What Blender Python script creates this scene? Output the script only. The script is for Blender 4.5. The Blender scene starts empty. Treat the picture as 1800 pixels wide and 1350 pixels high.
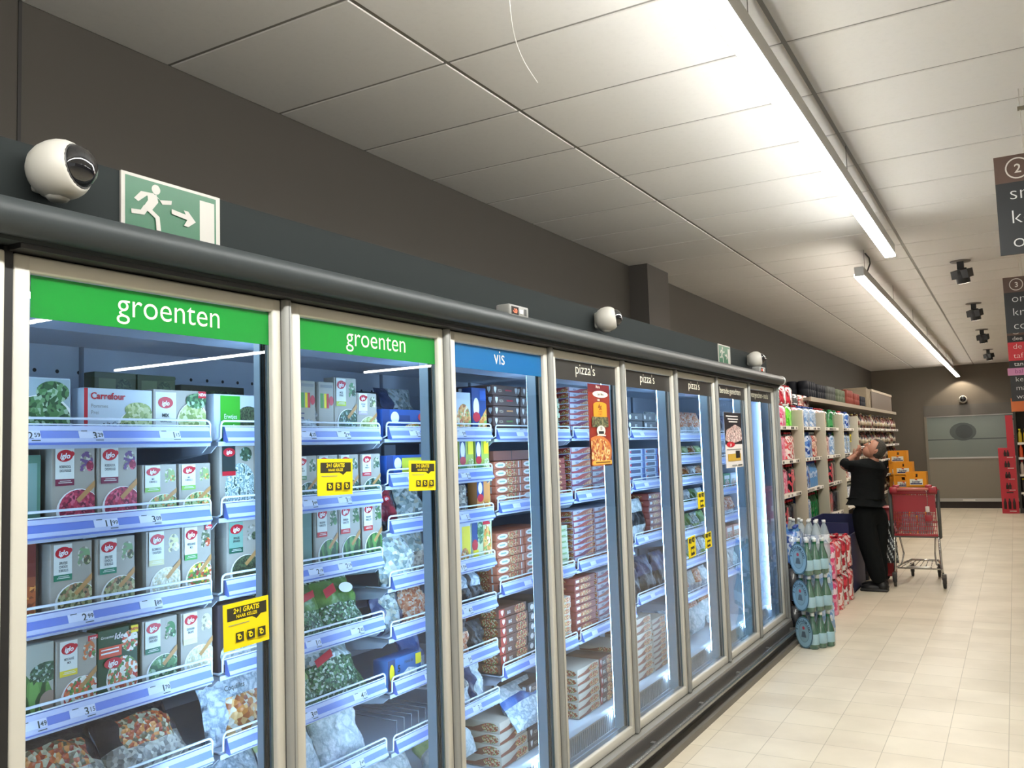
import bpy, bmesh, math, random
from mathutils import Matrix, Vector, Euler
random.seed(7)
S = bpy.context.scene
PI = math.pi
# ------------------------------------------------------------------ camera, world, exposure
CEIL = 3.168
cam_d = bpy.data.cameras.new('camera'); cam = bpy.data.objects.new('camera', cam_d)
S.collection.objects.link(cam); S.camera = cam
def _cam():
    yaw, pit, rol = 0.5223, 0.0765, -0.0331
    cy, sy, cp, sp = math.cos(yaw), math.sin(yaw), math.cos(pit), math.sin(pit)
    f = Vector((-sy*cp, cy*cp, sp)); r = Vector((cy, sy, 0)); u = r.cross(f)
    cr, sr = math.cos(rol), math.sin(rol)
    r2 = cr*r + sr*u; u2 = -sr*r + cr*u
    m = Matrix((r2, u2, -f)).transposed().to_4x4(); m.translation = Vector((1.70, 0, 1.60))
    cam.matrix_world = m
_cam()
cam_d.sensor_fit = 'HORIZONTAL'; cam_d.sensor_width = 36; cam_d.lens = 1524.03/1800*36
cam_d.clip_start = 0.02; cam_d.clip_end = 100
W = bpy.data.worlds.new('store_ambient'); S.world = W; W.use_nodes = True
W.node_tree.nodes['Background'].inputs[0].default_value = (1.0, 0.98, 0.93, 1)
W.node_tree.nodes['Background'].inputs[1].default_value = 0.5
S.view_settings.view_transform = 'Standard'; S.view_settings.look = 'None'
S.view_settings.exposure = 0.0; S.view_settings.gamma = 1; S.view_settings.use_curve_mapping = False
LAMP_E = 88.0       # ceiling light bars
LED_E = 38.0         # freezer led strips
try:
    S.cycles.transparent_max_bounces = 16; S.cycles.max_bounces = 8; S.cycles.caustics_reflective = False
    S.cycles.sample_clamp_indirect = 6.0
except Exception: pass

# ------------------------------------------------------------------ colours and materials
def lin(h):
    if isinstance(h, tuple): return (*h[:3], 1)
    h = h.lstrip('#'); o = []
    for i in (0, 2, 4):
        c = int(h[i:i+2], 16)/255; o.append(c/12.92 if c <= .04045 else ((c+.055)/1.055)**2.4)
    return (*o, 1)
_M = {}
def mat(h, rough=.5, metal=0., key=None, bump=0., bscale=30, coat=0., trans=0., spec=.5):
    k = (key or h, rough, metal, bump, bscale, coat, trans)
    if k in _M: return _M[k]
    m = bpy.data.materials.new(str(key or 'paint_'+str(h).strip('#'))); m.use_nodes = True
    b = m.node_tree.nodes['Principled BSDF']
    b.inputs['Base Color'].default_value = lin(h); b.inputs['Roughness'].default_value = rough
    b.inputs['Metallic'].default_value = metal; b.inputs['Coat Weight'].default_value = coat
    b.inputs['Transmission Weight'].default_value = trans; b.inputs['Specular IOR Level'].default_value = spec
    if bump:
        nt = m.node_tree; n = nt.nodes.new('ShaderNodeTexNoise'); n.inputs['Scale'].default_value = bscale
        n.inputs['Detail'].default_value = 3
        t = nt.nodes.new('ShaderNodeTexCoord'); bp = nt.nodes.new('ShaderNodeBump')
        bp.inputs['Strength'].default_value = bump; bp.inputs['Distance'].default_value = .02
        nt.links.new(t.outputs['Object'], n.inputs['Vector']); nt.links.new(n.outputs['Fac'], bp.inputs['Height'])
        nt.links.new(bp.outputs['Normal'], b.inputs['Normal'])
    _M[k] = m; return m
def emis(name, col, e):
    if name in _M: return _M[name]
    m = bpy.data.materials.new(name); m.use_nodes = True; b = m.node_tree.nodes['Principled BSDF']
    b.inputs['Base Color'].default_value = lin(col); b.inputs['Emission Color'].default_value = lin(col)
    b.inputs['Emission Strength'].default_value = e; _M[name] = m; return m
def ramp_mat(name, cols, kind='voronoi', scale=60., rough=.45, bump=0., stretch=(1, 1, 1), smooth=False, detail=3.):
    if name in _M: return _M[name]
    m = bpy.data.materials.new(name); m.use_nodes = True; nt = m.node_tree; b = nt.nodes['Principled BSDF']
    t = nt.nodes.new('ShaderNodeTexCoord'); mp = nt.nodes.new('ShaderNodeMapping'); mp.inputs['Scale'].default_value = stretch
    nt.links.new(t.outputs['Object'], mp.inputs['Vector'])
    r = nt.nodes.new('ShaderNodeValToRGB'); r.color_ramp.interpolation = 'LINEAR' if smooth else 'CONSTANT'
    el = r.color_ramp.elements
    while len(el) < len(cols): el.new(.5)
    for i, c in enumerate(cols):
        el[i].position = (.3 + .4*i/len(cols)) if kind == 'noise' else i/len(cols)
        el[i].color = lin(c)
    if kind == 'noise' : el[0].position = 0
    if kind == 'voronoi':
        n = nt.nodes.new('ShaderNodeTexVoronoi'); n.inputs['Scale'].default_value = scale
        s = nt.nodes.new('ShaderNodeSeparateColor'); nt.links.new(n.outputs['Color'], s.inputs[0]); src = s.outputs[0]
        h = n.outputs['Distance']
    else:
        n = nt.nodes.new('ShaderNodeTexNoise'); n.inputs['Scale'].default_value = scale; n.inputs['Detail'].default_value = detail
        src = n.outputs['Fac']; h = src
    nt.links.new(mp.outputs[0], n.inputs['Vector']); nt.links.new(src, r.inputs[0])
    nt.links.new(r.outputs[0], b.inputs['Base Color']); b.inputs['Roughness'].default_value = rough
    if bump:
        bp = nt.nodes.new('ShaderNodeBump'); bp.inputs['Strength'].default_value = bump; bp.inputs['Distance'].default_value = .02 if kind == 'noise' else .01
        nt.links.new(h, bp.inputs['Height']); nt.links.new(bp.outputs[0], b.inputs['Normal'])
    _M[name] = m; return m
def glass_mat(name, tint=(.93, .97, .98), ior=1.5, rough=0.0, extra=0.0):
    """thin pane: fresnel mix of see-through and mirror"""
    if name in _M: return _M[name]
    m = bpy.data.materials.new(name); m.use_nodes = True; nt = m.node_tree; nt.nodes.clear()
    o = nt.nodes.new('ShaderNodeOutputMaterial'); mx = nt.nodes.new('ShaderNodeMixShader')
    a = nt.nodes.new('ShaderNodeBsdfTransparent'); g = nt.nodes.new('ShaderNodeBsdfGlossy'); f = nt.nodes.new('ShaderNodeFresnel')
    a.inputs[0].default_value = (*tint, 1); g.inputs['Roughness'].default_value = rough; f.inputs[0].default_value = ior
    src = f.outputs[0]
    if extra:
        ad = nt.nodes.new('ShaderNodeMath'); ad.operation = 'MULTIPLY'; ad.use_clamp = True; ad.inputs[1].default_value = extra
        nt.links.new(src, ad.inputs[0]); src = ad.outputs[0]
    nt.links.new(src, mx.inputs[0]); nt.links.new(a.outputs[0], mx.inputs[1]); nt.links.new(g.outputs[0], mx.inputs[2])
    nt.links.new(mx.outputs[0], o.inputs[0]); _M[name] = m; return m
def film_mat(name, col, alpha=.5, rough=.15, translucent=.0):
    """tinted plastic that lets part of the light straight through"""
    if name in _M: return _M[name]
    m = bpy.data.materials.new(name); m.use_nodes = True; b = m.node_tree.nodes['Principled BSDF']
    b.inputs['Base Color'].default_value = lin(col); b.inputs['Roughness'].default_value = rough
    b.inputs['Alpha'].default_value = alpha; _M[name] = m
    return m
def backlit_mat(name, col, mixf=.5):
    if name in _M: return _M[name]
    m = bpy.data.materials.new(name); m.use_nodes = True; nt = m.node_tree; b = nt.nodes['Principled BSDF']
    b.inputs['Base Color'].default_value = lin(col); b.inputs['Roughness'].default_value = .25
    t = nt.nodes.new('ShaderNodeBsdfTranslucent'); t.inputs[0].default_value = lin(col)
    mx = nt.nodes.new('ShaderNodeMixShader'); mx.inputs[0].default_value = mixf
    nt.links.new(b.outputs[0], mx.inputs[1]); nt.links.new(t.outputs[0], mx.inputs[2])
    nt.links.new(mx.outputs[0], nt.nodes['Material Output'].inputs[0]); _M[name] = m; return m

# ------------------------------------------------------------------ mesh building
class MB:
    def __init__(s, M=None): s.v = []; s.f = []; s.mi = []; s.sm = []; s.mats = []; s.M = M
    def _m(s, m):
        if m not in s.mats: s.mats.append(m)
        return s.mats.index(m)
    def add(s, vs, fs, m, smooth=False):
        o = len(s.v)
        s.v += [tuple(s.M @ Vector(p)) if s.M else tuple(p) for p in vs]
        for i, f in enumerate(fs):
            s.f.append(tuple(o+k for k in f)); s.mi.append(s._m(m[i] if isinstance(m, list) else m)); s.sm.append(smooth)
    def box(s, a, b, m):
        x0, y0, z0 = a; x1, y1, z1 = b
        s.add([(x0,y0,z0),(x1,y0,z0),(x1,y1,z0),(x0,y1,z0),(x0,y0,z1),(x1,y0,z1),(x1,y1,z1),(x0,y1,z1)],
              [(0,3,2,1),(4,5,6,7),(0,1,5,4),(2,3,7,6),(1,2,6,5),(3,0,4,7)], m)
    def rbox(s, a, b, r, m, seg=2):
        bm = bmesh.new(); bmesh.ops.create_cube(bm, size=1)
        c = [(a[i]+b[i])/2 for i in range(3)]; d = [b[i]-a[i] for i in range(3)]
        for v in bm.verts: v.co = Vector((c[0]+v.co.x*d[0], c[1]+v.co.y*d[1], c[2]+v.co.z*d[2]))
        r = min(r, min(d)*.45)
        bmesh.ops.bevel(bm, geom=bm.edges[:], offset=r, segments=seg, profile=.5, affect='EDGES')
        s.add([v.co[:] for v in bm.verts], [[v.index for v in f.verts] for f in bm.faces], m, True); bm.free()
    def tube(s, pts, r, m, n=8, closed=False, cap=True):
        P = [Vector(p) for p in pts]; k = len(P); R = r if isinstance(r, (list, tuple)) else [r]*k
        vs = []; up = None
        for i in range(k):
            t = (P[(i+1) % k]-P[i-1]) if closed else (P[min(i+1, k-1)]-P[max(i-1, 0)])
            t.normalize()
            if up is None: up = t.orthogonal().normalized()
            up = (up - t*up.dot(t))
            up = up.normalized() if up.length > 1e-6 else t.orthogonal().normalized()
            w = t.cross(up)
            for j in range(n):
                a = 2*PI*j/n; vs.append(P[i]+(up*math.cos(a)+w*math.sin(a))*R[i])
        fs = []
        for i in range(k if closed else k-1):
            for j in range(n):
                a = i*n+j; b = i*n+(j+1) % n; c = ((i+1) % k)*n
                fs.append((a, b, c+(j+1) % n, c+j))
        if cap and not closed: fs += [tuple(range(n))[::-1], tuple((k-1)*n+j for j in range(n))]
        s.add(vs, fs, m, True)
    def lathe(s, prof, m, n=16, T=None, sx=1, sy=1):
        """prof: (r, z); m may be one material or one per segment"""
        T = T or Matrix(); vs = []; fs = []; ms = []
        for r, z in prof:
            for j in range(n):
                a = 2*PI*j/n; vs.append(T @ Vector((r*sx*math.cos(a), r*sy*math.sin(a), z)))
        for i in range(len(prof)-1):
            for j in range(n):
                fs.append((i*n+j, i*n+(j+1) % n, (i+1)*n+(j+1) % n, (i+1)*n+j)); ms.append(m[i] if isinstance(m, list) else m)
        if prof[0][0] > 1e-4: fs.append(tuple(range(n))[::-1]); ms.append(m[0] if isinstance(m, list) else m)
        if prof[-1][0] > 1e-4: fs.append(tuple((len(prof)-1)*n+j for j in range(n))); ms.append(m[-1] if isinstance(m, list) else m)
        s.add(vs, fs, ms, True)
    def extr(s, prof, y0, y1, m, cap=True, smooth=False):
        """closed outline of (x, z) drawn out along y"""
        n = len(prof); vs = [(x, y0, z) for x, z in prof]+[(x, y1, z) for x, z in prof]
        s.add(vs, [(i, (i+1) % n, n+(i+1) % n, n+i) for i in range(n)], m, smooth)
        if cap: s.add(vs, [tuple(range(n))[::-1], tuple(range(n, 2*n))], m)
    def ball(s, c, r, m, n=12, k=8, sc=(1, 1, 1), R=None):
        prof = [(max(math.sin(PI*i/k)*r, 0 if i in (0, k) else 0), -math.cos(PI*i/k)*r) for i in range(k+1)]
        T = Matrix.Translation(c) @ (R or Matrix()) @ Matrix.Diagonal((*sc, 1)); s.lathe(prof, m, n, T)
    def mesh(s, name):
        me = bpy.data.meshes.new(name); me.from_pydata(s.v, [], s.f)
        for m in s.mats: me.materials.append(m)
        me.polygons.foreach_set('material_index', s.mi); me.polygons.foreach_set('use_smooth', s.sm)
        me.validate(); me.update(); return me
    def build(s, name, parent=None, M=None):
        o = bpy.data.objects.new(name, s.mesh(name)); S.collection.objects.link(o)
        if parent: o.parent = parent
        if M is not None: put(o, M)
        return o
def put(o, M):
    l, r, sc = M.decompose(); o.location = l; o.rotation_euler = r.to_euler(); o.scale = sc
def T(x, y, z, rz=0, rx=0, ry=0): return Matrix.Translation((x, y, z)) @ Euler((rx, ry, rz)).to_matrix().to_4x4()
# freezer frame: x = out of the front, y = along the row, z = up.  It stands turned by half a degree to the room.
MF = Matrix.Translation((-0.0644, 0, 0)) @ Matrix.Rotation(-0.0106, 4, 'Z')
def tag(o, label, cat, group=None):
    o['label'] = label; o['category'] = cat
    if group: o['group'] = group
    return o
def thing(name, label, cat, M=None, group=None):
    o = bpy.data.objects.new(name, None); o.empty_display_size = .05; S.collection.objects.link(o)
    if M is not None: put(o, M)
    return tag(o, label, cat, group)
def struct(o): o['kind'] = 'structure'; return o
def dup(o, M=None, label=None, group=None):
    c = o.copy(); S.collection.objects.link(c)
    for ch in o.children:
        d = ch.copy(); S.collection.objects.link(d); d.parent = c
        for g in ch.children:
            e = g.copy(); S.collection.objects.link(e); e.parent = d
    if M is not None: put(c, M)
    if label: c['label'] = label
    if group: c['group'] = group
    return c
ORD = ['first', 'second', 'third', 'fourth', 'fifth', 'sixth', 'seventh', 'eighth', 'ninth', 'tenth', 'eleventh', 'twelfth', 'thirteenth']

# ------------------------------------------------------------------ lettering and flat artwork
_TX = {}
def text2d(s, bold=0., shear=0., res=3):
    k = (s, bold, shear, res)
    if k in _TX: return _TX[k]
    c = bpy.data.curves.new('t', 'FONT'); c.body = s; c.size = 1; c.offset = bold; c.shear = shear; c.resolution_u = res
    o = bpy.data.objects.new('t', c); S.collection.objects.link(o)
    me = bpy.data.meshes.new_from_object(o.evaluated_get(bpy.context.evaluated_depsgraph_get()))
    v = [(p.co.x, p.co.y) for p in me.vertices]; f = [tuple(p.vertices) for p in me.polygons]
    bpy.data.objects.remove(o); bpy.data.curves.remove(c); bpy.data.meshes.remove(me)
    w = max((p[0] for p in v), default=0); _TX[k] = (v, f, w); return _TX[k]
def ell(cx, cy, rx, ry, n=20, rot=0):
    return [(cx+rx*math.cos(a)*math.cos(rot)-ry*math.sin(a)*math.sin(rot), cy+rx*math.cos(a)*math.sin(rot)+ry*math.sin(a)*math.cos(rot))
            for a in (2*PI*i/n for i in range(n))]
def clip(p, w, h, e=.001):
    for ax, lim, sg in ((0, e, 1), (0, w-e, -1), (1, e, 1), (1, h-e, -1)):
        q = []
        for i in range(len(p)):
            a, b = p[i-1], p[i]; ia = (a[ax]-lim)*sg >= 0; ib = (b[ax]-lim)*sg >= 0
            if ia != ib:
                t = (lim-a[ax])/(b[ax]-a[ax]); q.append((a[0]+(b[0]-a[0])*t, a[1]+(b[1]-a[1])*t))
            if ib: q.append(b)
        p = q
        if not p: return p
    return p
def art(mb, O, U, V, w, h, items, step=.00035):
    """flat print: O corner, U right, V up (unit vectors), items in fractions of w x h"""
    O = Vector(O); U = Vector(U); V = Vector(V); N = U.cross(V); L = 1
    def P(x, y): return O+U*x+V*y+N*(L*step)
    for it in items:
        k = it[0]
        if k == 'r': pts = [(it[1]*w, it[2]*h), (it[3]*w, it[2]*h), (it[3]*w, it[4]*h), (it[1]*w, it[4]*h)]; m = it[5]
        elif k == 'e': pts = ell(it[1]*w, it[2]*h, it[3]*w, it[4]*w if len(it) > 6 and it[6] == 'w' else it[4]*h, 22, it[7] if len(it) > 7 else 0); m = it[5]
        elif k == 'p': pts = [(a*w, b*h) for a, b in it[1]]; m = it[2]
        elif k == 't':      # text, x, y, size (of h), mat, bold, shear, align, xscale
            _, s, x, y, sz, m = it[:6]; bold = it[6] if len(it) > 6 else 0; sh = it[7] if len(it) > 7 else 0
            al = it[8] if len(it) > 8 else 'c'; xs = it[9] if len(it) > 9 else 1
            v, f, tw = text2d(s, bold, sh); z = sz*h; ox = x*w-(tw*z*xs/2 if al == 'c' else tw*z*xs if al == 'r' else 0)
            mb.add([P(ox+a*z*xs, y*h+b*z) for a, b in v], f, m); L += 1; continue
        pts = clip(pts, w, h)
        if len(pts) >= 3: mb.add([P(a, b) for a, b in pts], [tuple(range(len(pts)))], m)
        L += 1
WHT = mat('#f2f2ee', .5); OFF = mat('#e2e4da', .5); BLK = mat('#1a1a1b', .5); RED = mat('#c41d2e', .4); INK = mat('#3c4442', .6)
GREY = mat('#8d8f8c', .5); NAVY = mat('#1c2560', .4); YEL = mat('#f2dc12', .5)
def skin(name, pts, edges, rad, root, m, parent=None, sub=2, rxy=None):
    me = bpy.data.meshes.new(name); me.from_pydata(pts, edges, []); o = bpy.data.objects.new(name, me); S.collection.objects.link(o)
    sk = o.modifiers.new('s', 'SKIN'); sk.use_smooth_shade = True; sk.branch_smoothing = .4
    for i, r in enumerate(rad):
        d = me.skin_vertices[0].data[i]; d.radius = r if isinstance(r, tuple) else (r, r); d.use_root = (i == root)
    sb = o.modifiers.new('b', 'SUBSURF'); sb.levels = sub; sb.render_levels = sub
    dg = bpy.context.evaluated_depsgraph_get(); dg.update()
    nm = bpy.data.meshes.new_from_object(o.evaluated_get(dg)); bpy.data.objects.remove(o); bpy.data.meshes.remove(me)
    nm.name = name; nm.materials.clear(); nm.materials.append(m)
    for p in nm.polygons: p.use_smooth = True; p.material_index = 0
    q = bpy.data.objects.new(name, nm); S.collection.objects.link(q)
    if parent: q.parent = parent
    return q
# ------------------------------------------------------------------ room
WX = -1.108; YB = 21.7; GX = -0.184; GY = 2.232
X1 = 12.6; Y0 = -6.0
def room():
    wall = ramp_mat('wall_paint', ['#3d3932', '#413c35'], 'noise', 1.5, .8, smooth=True)
    # floor: 28 cm square tiles in running rows, with fine joints
    fm = bpy.data.materials.new('floor_tiles'); fm.use_nodes = True; nt = fm.node_tree; b = nt.nodes['Principled BSDF']
    tc = nt.nodes.new('ShaderNodeTexCoord'); mp = nt.nodes.new('ShaderNodeMapping'); mp.inputs['Rotation'].default_value = (0, 0, PI/2)
    mp.inputs['Location'].default_value = (0.0, 0, 0)
    br = nt.nodes.new('ShaderNodeTexBrick'); br.offset = 0.5; br.inputs['Scale'].default_value = 1
    br.inputs['Brick Width'].default_value = .2815; br.inputs['Row Height'].default_value = .2815; br.offset = 0
    br.inputs['Mortar Size'].default_value = .0022; br.inputs['Mortar Smooth'].default_value = .4
    br.inputs['Color1'].default_value = lin('#dcd2bd'); br.inputs['Color2'].default_value = lin('#d3c8b2'); br.inputs['Mortar'].default_value = lin('#aaa08a')
    mp.inputs['Location'].default_value = (.2815*.31, .121, 0)
    nz = nt.nodes.new('ShaderNodeTexNoise'); nz.inputs['Scale'].default_value = 2.2; nz.inputs['Detail'].default_value = 5
    mx = nt.nodes.new('ShaderNodeMix'); mx.data_type = 'RGBA'; mx.blend_type = 'MULTIPLY'; mx.inputs[0].default_value = 1
    rp = nt.nodes.new('ShaderNodeValToRGB'); rp.color_ramp.elements[0].color = (.86, .85, .83, 1); rp.color_ramp.elements[1].color = (1, 1, 1, 1)
    rp.color_ramp.elements[0].position = .3; rp.color_ramp.elements[1].position = .6
    nt.links.new(tc.outputs['Object'], mp.inputs[0]); nt.links.new(mp.outputs[0], br.inputs[0]); nt.links.new(tc.outputs['Object'], nz.inputs[0])
    nt.links.new(nz.outputs[0], rp.inputs[0]); nt.links.new(br.outputs[0], mx.inputs[6]); nt.links.new(rp.outputs[0], mx.inputs[7])
    nt.links.new(mx.outputs[2], b.inputs['Base Color']); b.inputs['Roughness'].default_value = .45
    m = MB(); m.box((WX-.2, Y0, -.1), (X1, YB+.2, 0), fm); struct(m.build('floor'))
    # ceiling: 60 x 120 cm panels hung in a grey grid
    til = ramp_mat('ceiling_panel', ['#cfccc7', '#d5d2cd'], 'noise', 40, .85, smooth=True); bar = mat('#807d77', .6, key='ceiling_grid')
    m = MB(); m.box((WX-.2, Y0, CEIL+.004), (X1, YB+.2, CEIL+.1), bar)
    xs = [WX]+[GX+1.2*i for i in range(12)]; g = .009
    k0 = int((Y0-GY)/.6)-1
    for i in range(len(xs)-1):
        for k in range(k0, 34):
            a = GY+.6*k; c = a+.6
            if c <= Y0 or a >= YB: continue
            a = max(a, Y0); c = min(c, YB); x0 = xs[i]+(g if i else 0); x1 = xs[i+1]-g
            y0 = a+.0075; y1 = c-.0075
            m.add([(x0,y0,CEIL+.004),(x1,y0,CEIL+.004),(x1,y1,CEIL+.004),(x0,y1,CEIL+.004),(x0+.003,y0+.003,CEIL),(x1-.003,y0+.003,CEIL),(x1-.003,y1-.003,CEIL),(x0+.003,y1-.003,CEIL)],
                  [(7,6,5,4),(0,1,5,4),(1,2,6,5),(2,3,7,6),(3,0,4,7)], til)
    struct(m.build('ceiling'))
    m = MB(); m.box((WX-.2, Y0, 0), (WX, YB, CEIL), wall); struct(m.build('wall_left'))
    m = MB(); m.box((WX, 1.628, 2.3), (WX+.004, 1.640, CEIL), mat('#2c2a28', .8)); struct(m.build('trim_1'))
    # column in the wall, projecting at the ceiling
    m = MB(); m.box((WX, 6.98, 0), (WX+.17, 7.50, CEIL), mat('#4a4540', .8, key='pillar_paint')); struct(m.build('trim_2'))
    wall = ramp_mat('back_wall_paint', ['#5b544a', '#60594f'], 'noise', 1.5, .8, smooth=True)
    # back wall with the opening of the roller door
    dx0, dx1, dz = -.05, 2.35, 2.29
    m = MB(); m.box((WX-.2, YB, 0), (dx0, YB+.2, CEIL), wall); m.box((dx1, YB, 0), (X1, YB+.2, CEIL), wall); m.box((dx0, YB, dz), (dx1, YB+.2, CEIL), wall)
    struct(m.build('wall_back'))
    m = MB(); m.box((X1, Y0, 0), (X1+.2, YB, CEIL), mat('#a79a88', .8, key='wall_far_paint')); struct(m.build('wall_right'))
    # roller door
    fr = mat('#55524c', .6); al = mat('#b8b8b4', .35, .6); pn = mat('#857f72', .55, key='door_panel')
    d = MB(); d.box((dx0, YB-.02, 0), (dx0+.05, YB+.06, dz), mat('#7a7467', .6)); d.box((dx1-.05, YB-.02, 0), (dx1, YB+.06, dz), mat('#7a7467', .6))
    d.box((dx0, YB-.03, 2.05), (dx1, YB+.05, dz), fr)
    door = struct(d.build('door_1'))
    d = MB(); d.box((dx0+.05, YB, .20), (dx1-.05, YB+.04, 1.10), pn); d.box((dx0+.05, YB+.02, 0), (dx1-.05, YB+.05, .16), mat('#2f2a28', .7)); d.build('door_panel', door)
    d = MB(); d.box((dx0+.05, YB-.012, 2.03), (dx1-.05, YB+.03, 2.065), al); d.box((dx0+.05, YB-.012, 1.09), (dx1-.05, YB+.03, 1.125), al); d.box((dx0+.05, YB-.02, .145), (dx1-.05, YB+.04, .215), al)
    d.box((.62, YB-.03, .165), (.86, YB-.02, .195), mat('#e8e8e4', .3)); d.build('door_rail', door)
    g_ = mat('#76807b', .2, key='door_window'); dk = mat('#4c5452', .2)
    d = MB(); d.box((dx0+.05, YB+.012, 1.125), (dx1-.05, YB+.03, 2.03), g_)
    art(d, (dx0+.05, YB+.012, 1.125), (1, 0, 0), (0, 0, 1), 2.3, .905, [('r', 0, .425, 1, .45, dk), ('e', .31, .62, .115, .22, dk), ('e', .32, .62, .075, .17, mat('#3f4645', .2)),
        ('r', .70, .46, .96, .9, dk), ('r', .715, .49, .945, .86, g_), ('r', .72, .02, .9, .40, mat('#454a48', .3))], .002)
    d.build('door_window_pane', door)
    m = MB(); m.box((WX, 19.2, 0), (WX+.015, YB, .09), mat('#4a423c', .7)); struct(m.build('baseboard_left'))
room()

# ------------------------------------------------------------------ ceiling fittings
def light_bar(x, y0, y1, label, e='lamp_diffuser', pw=LAMP_E, col=(1, 1, .965)):
    r = thing('linear_ceiling_light', label, 'ceiling light', T(x, y0, 2.888), 'linear lights over the aisle')
    L = y1-y0; hs = mat('#b4b3b0', .4, .3)
    m = MB(); m.box((-.034, 0, .002), (.035, L, .078), hs); m.build('housing', r)
    m = MB(); m.rbox((-.034, .004, -.010), (.034, L-.004, .004), .006, emis(e, col, pw)); m.box((-.0365, .004, .0), (-.0345, L-.004, .021), emis(e, col, pw)); m.box((.0345, .004, -.004), (.0365, L-.004, .005), emis(e, col, pw)); m.build('diffuser', r)
    ys = [.35+2.0*i for i in range(int((L-.2)/2.0)+1)]
    for y in ys:
        m = MB(); m.tube([(0, y, .078), (0, y, CEIL-2.888)], .0018, mat('#77736c', .4, .8), 6); m.build('suspension_wire', r)
    return r
light_bar(1.02, -5.5, 6.62, 'nearer of the two long linear ceiling lights, glowing white above the aisle')
l2 = light_bar(.715, 7.3, 21.2, 'farther of the two long linear ceiling lights, running to the back wall', 'far_lamp_diffuser', LAMP_E*.62, (1, .93, .83))
m = MB(); m.tube([(.03, .25, .075), (.05, .3, .15), (.03, .42, .22), (-.01, .5, .28)], .006, mat('#3c3a37', .6)); m.build('power_cable', l2)
for q, (yy, xa, xb) in enumerate(((1.4, 5.3, 9.0), (4.42, 5.3, 9.0), (7.47, 5.3, 9.1), (10.4, 5.35, 7.1))):
    r9 = light_bar(0, 0, xb-xa, 'slim ceiling light across the far part of the shop, %s row' % ORD[q], 'cross_lamp_diffuser', 60.0); put(r9, T(xb, yy, 2.888, PI/2) @ Matrix.Diagonal((.32, 1, 1, 1))); r9['group'] = 'cross lights in the far part of the shop'
def spot(y, tilt, n):
    r = thing('spotlight', 'black ceiling spotlight, %s of four in the row by the hanging signs' % n, 'spotlight', T(1.38, y, CEIL), 'spotlights in a row')
    k = mat('#17181a', .45)
    m = MB(); m.lathe([(.0, 0), (.085, 0), (.085, -.008), (.0, -.008)], mat('#6e6861', .6), 16); m.box((-.028, -.028, -.075), (.028, .028, -.006), k); m.build('mount', r)
    m = MB(); m.rbox((-.012, -.05, -.14), (.05, .05, -.07), .006, k); m.build('bracket', r)
    M = T(0.01, 0, -.135, tilt, 0.25, 0)
    m = MB(M); m.lathe([(.0, .05), (.052, .05), (.056, .0), (.056, -.065), (.050, -.067)], k, 14); m.box((-.075, -.05, -.02), (.075, .05, .055), k); m.build('lamp_head', r)
    m = MB(M); m.lathe([(0, -.066), (.046, -.0685)], emis('spot_lens', (1, .92, .82), 5.0), 14); m.build('lens', r)
for i, (y, t) in enumerate(((8.72, -.42), (11.64, -.4), (14.64, -.25), (18.16, -.6))):
    spot(y, t, ['nearest', 'second nearest', 'third nearest', 'farthest'][i])
m = MB(); m.tube([(.275+(-.242)*t*t*.0+(-.05)*t, 2.3+.9*t, CEIL-.004-.03*math.sin(PI*t)) if False else (0.337-.232*t-.03*math.sin(PI*t), 2.435+.628*t, 3.1+.0*t) for t in [i/10 for i in range(11)]], .0019, mat('#fbfbf6', .4), 6)
m.tube([(.337, 2.435, 3.1), (.42, 2.3, 3.13), (.5, 2.15, CEIL)], .0019, mat('#fbfbf6', .4), 6)
tag(m.build('hanging_thread'), 'thin curved white thread hanging loose below the ceiling panels', 'thread')
sl = bpy.data.lights.new('wall_washer', 'SPOT'); sl.energy = 48; sl.color = (1, .86, .68); sl.spot_size = math.radians(108); sl.spot_blend = .25; sl.shadow_soft_size = .02
so = bpy.data.objects.new('wall_washer', sl); S.collection.objects.link(so); so.location = (.75, YB-.25, 3.0); so.rotation_euler = (0, 0, 0)

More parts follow.
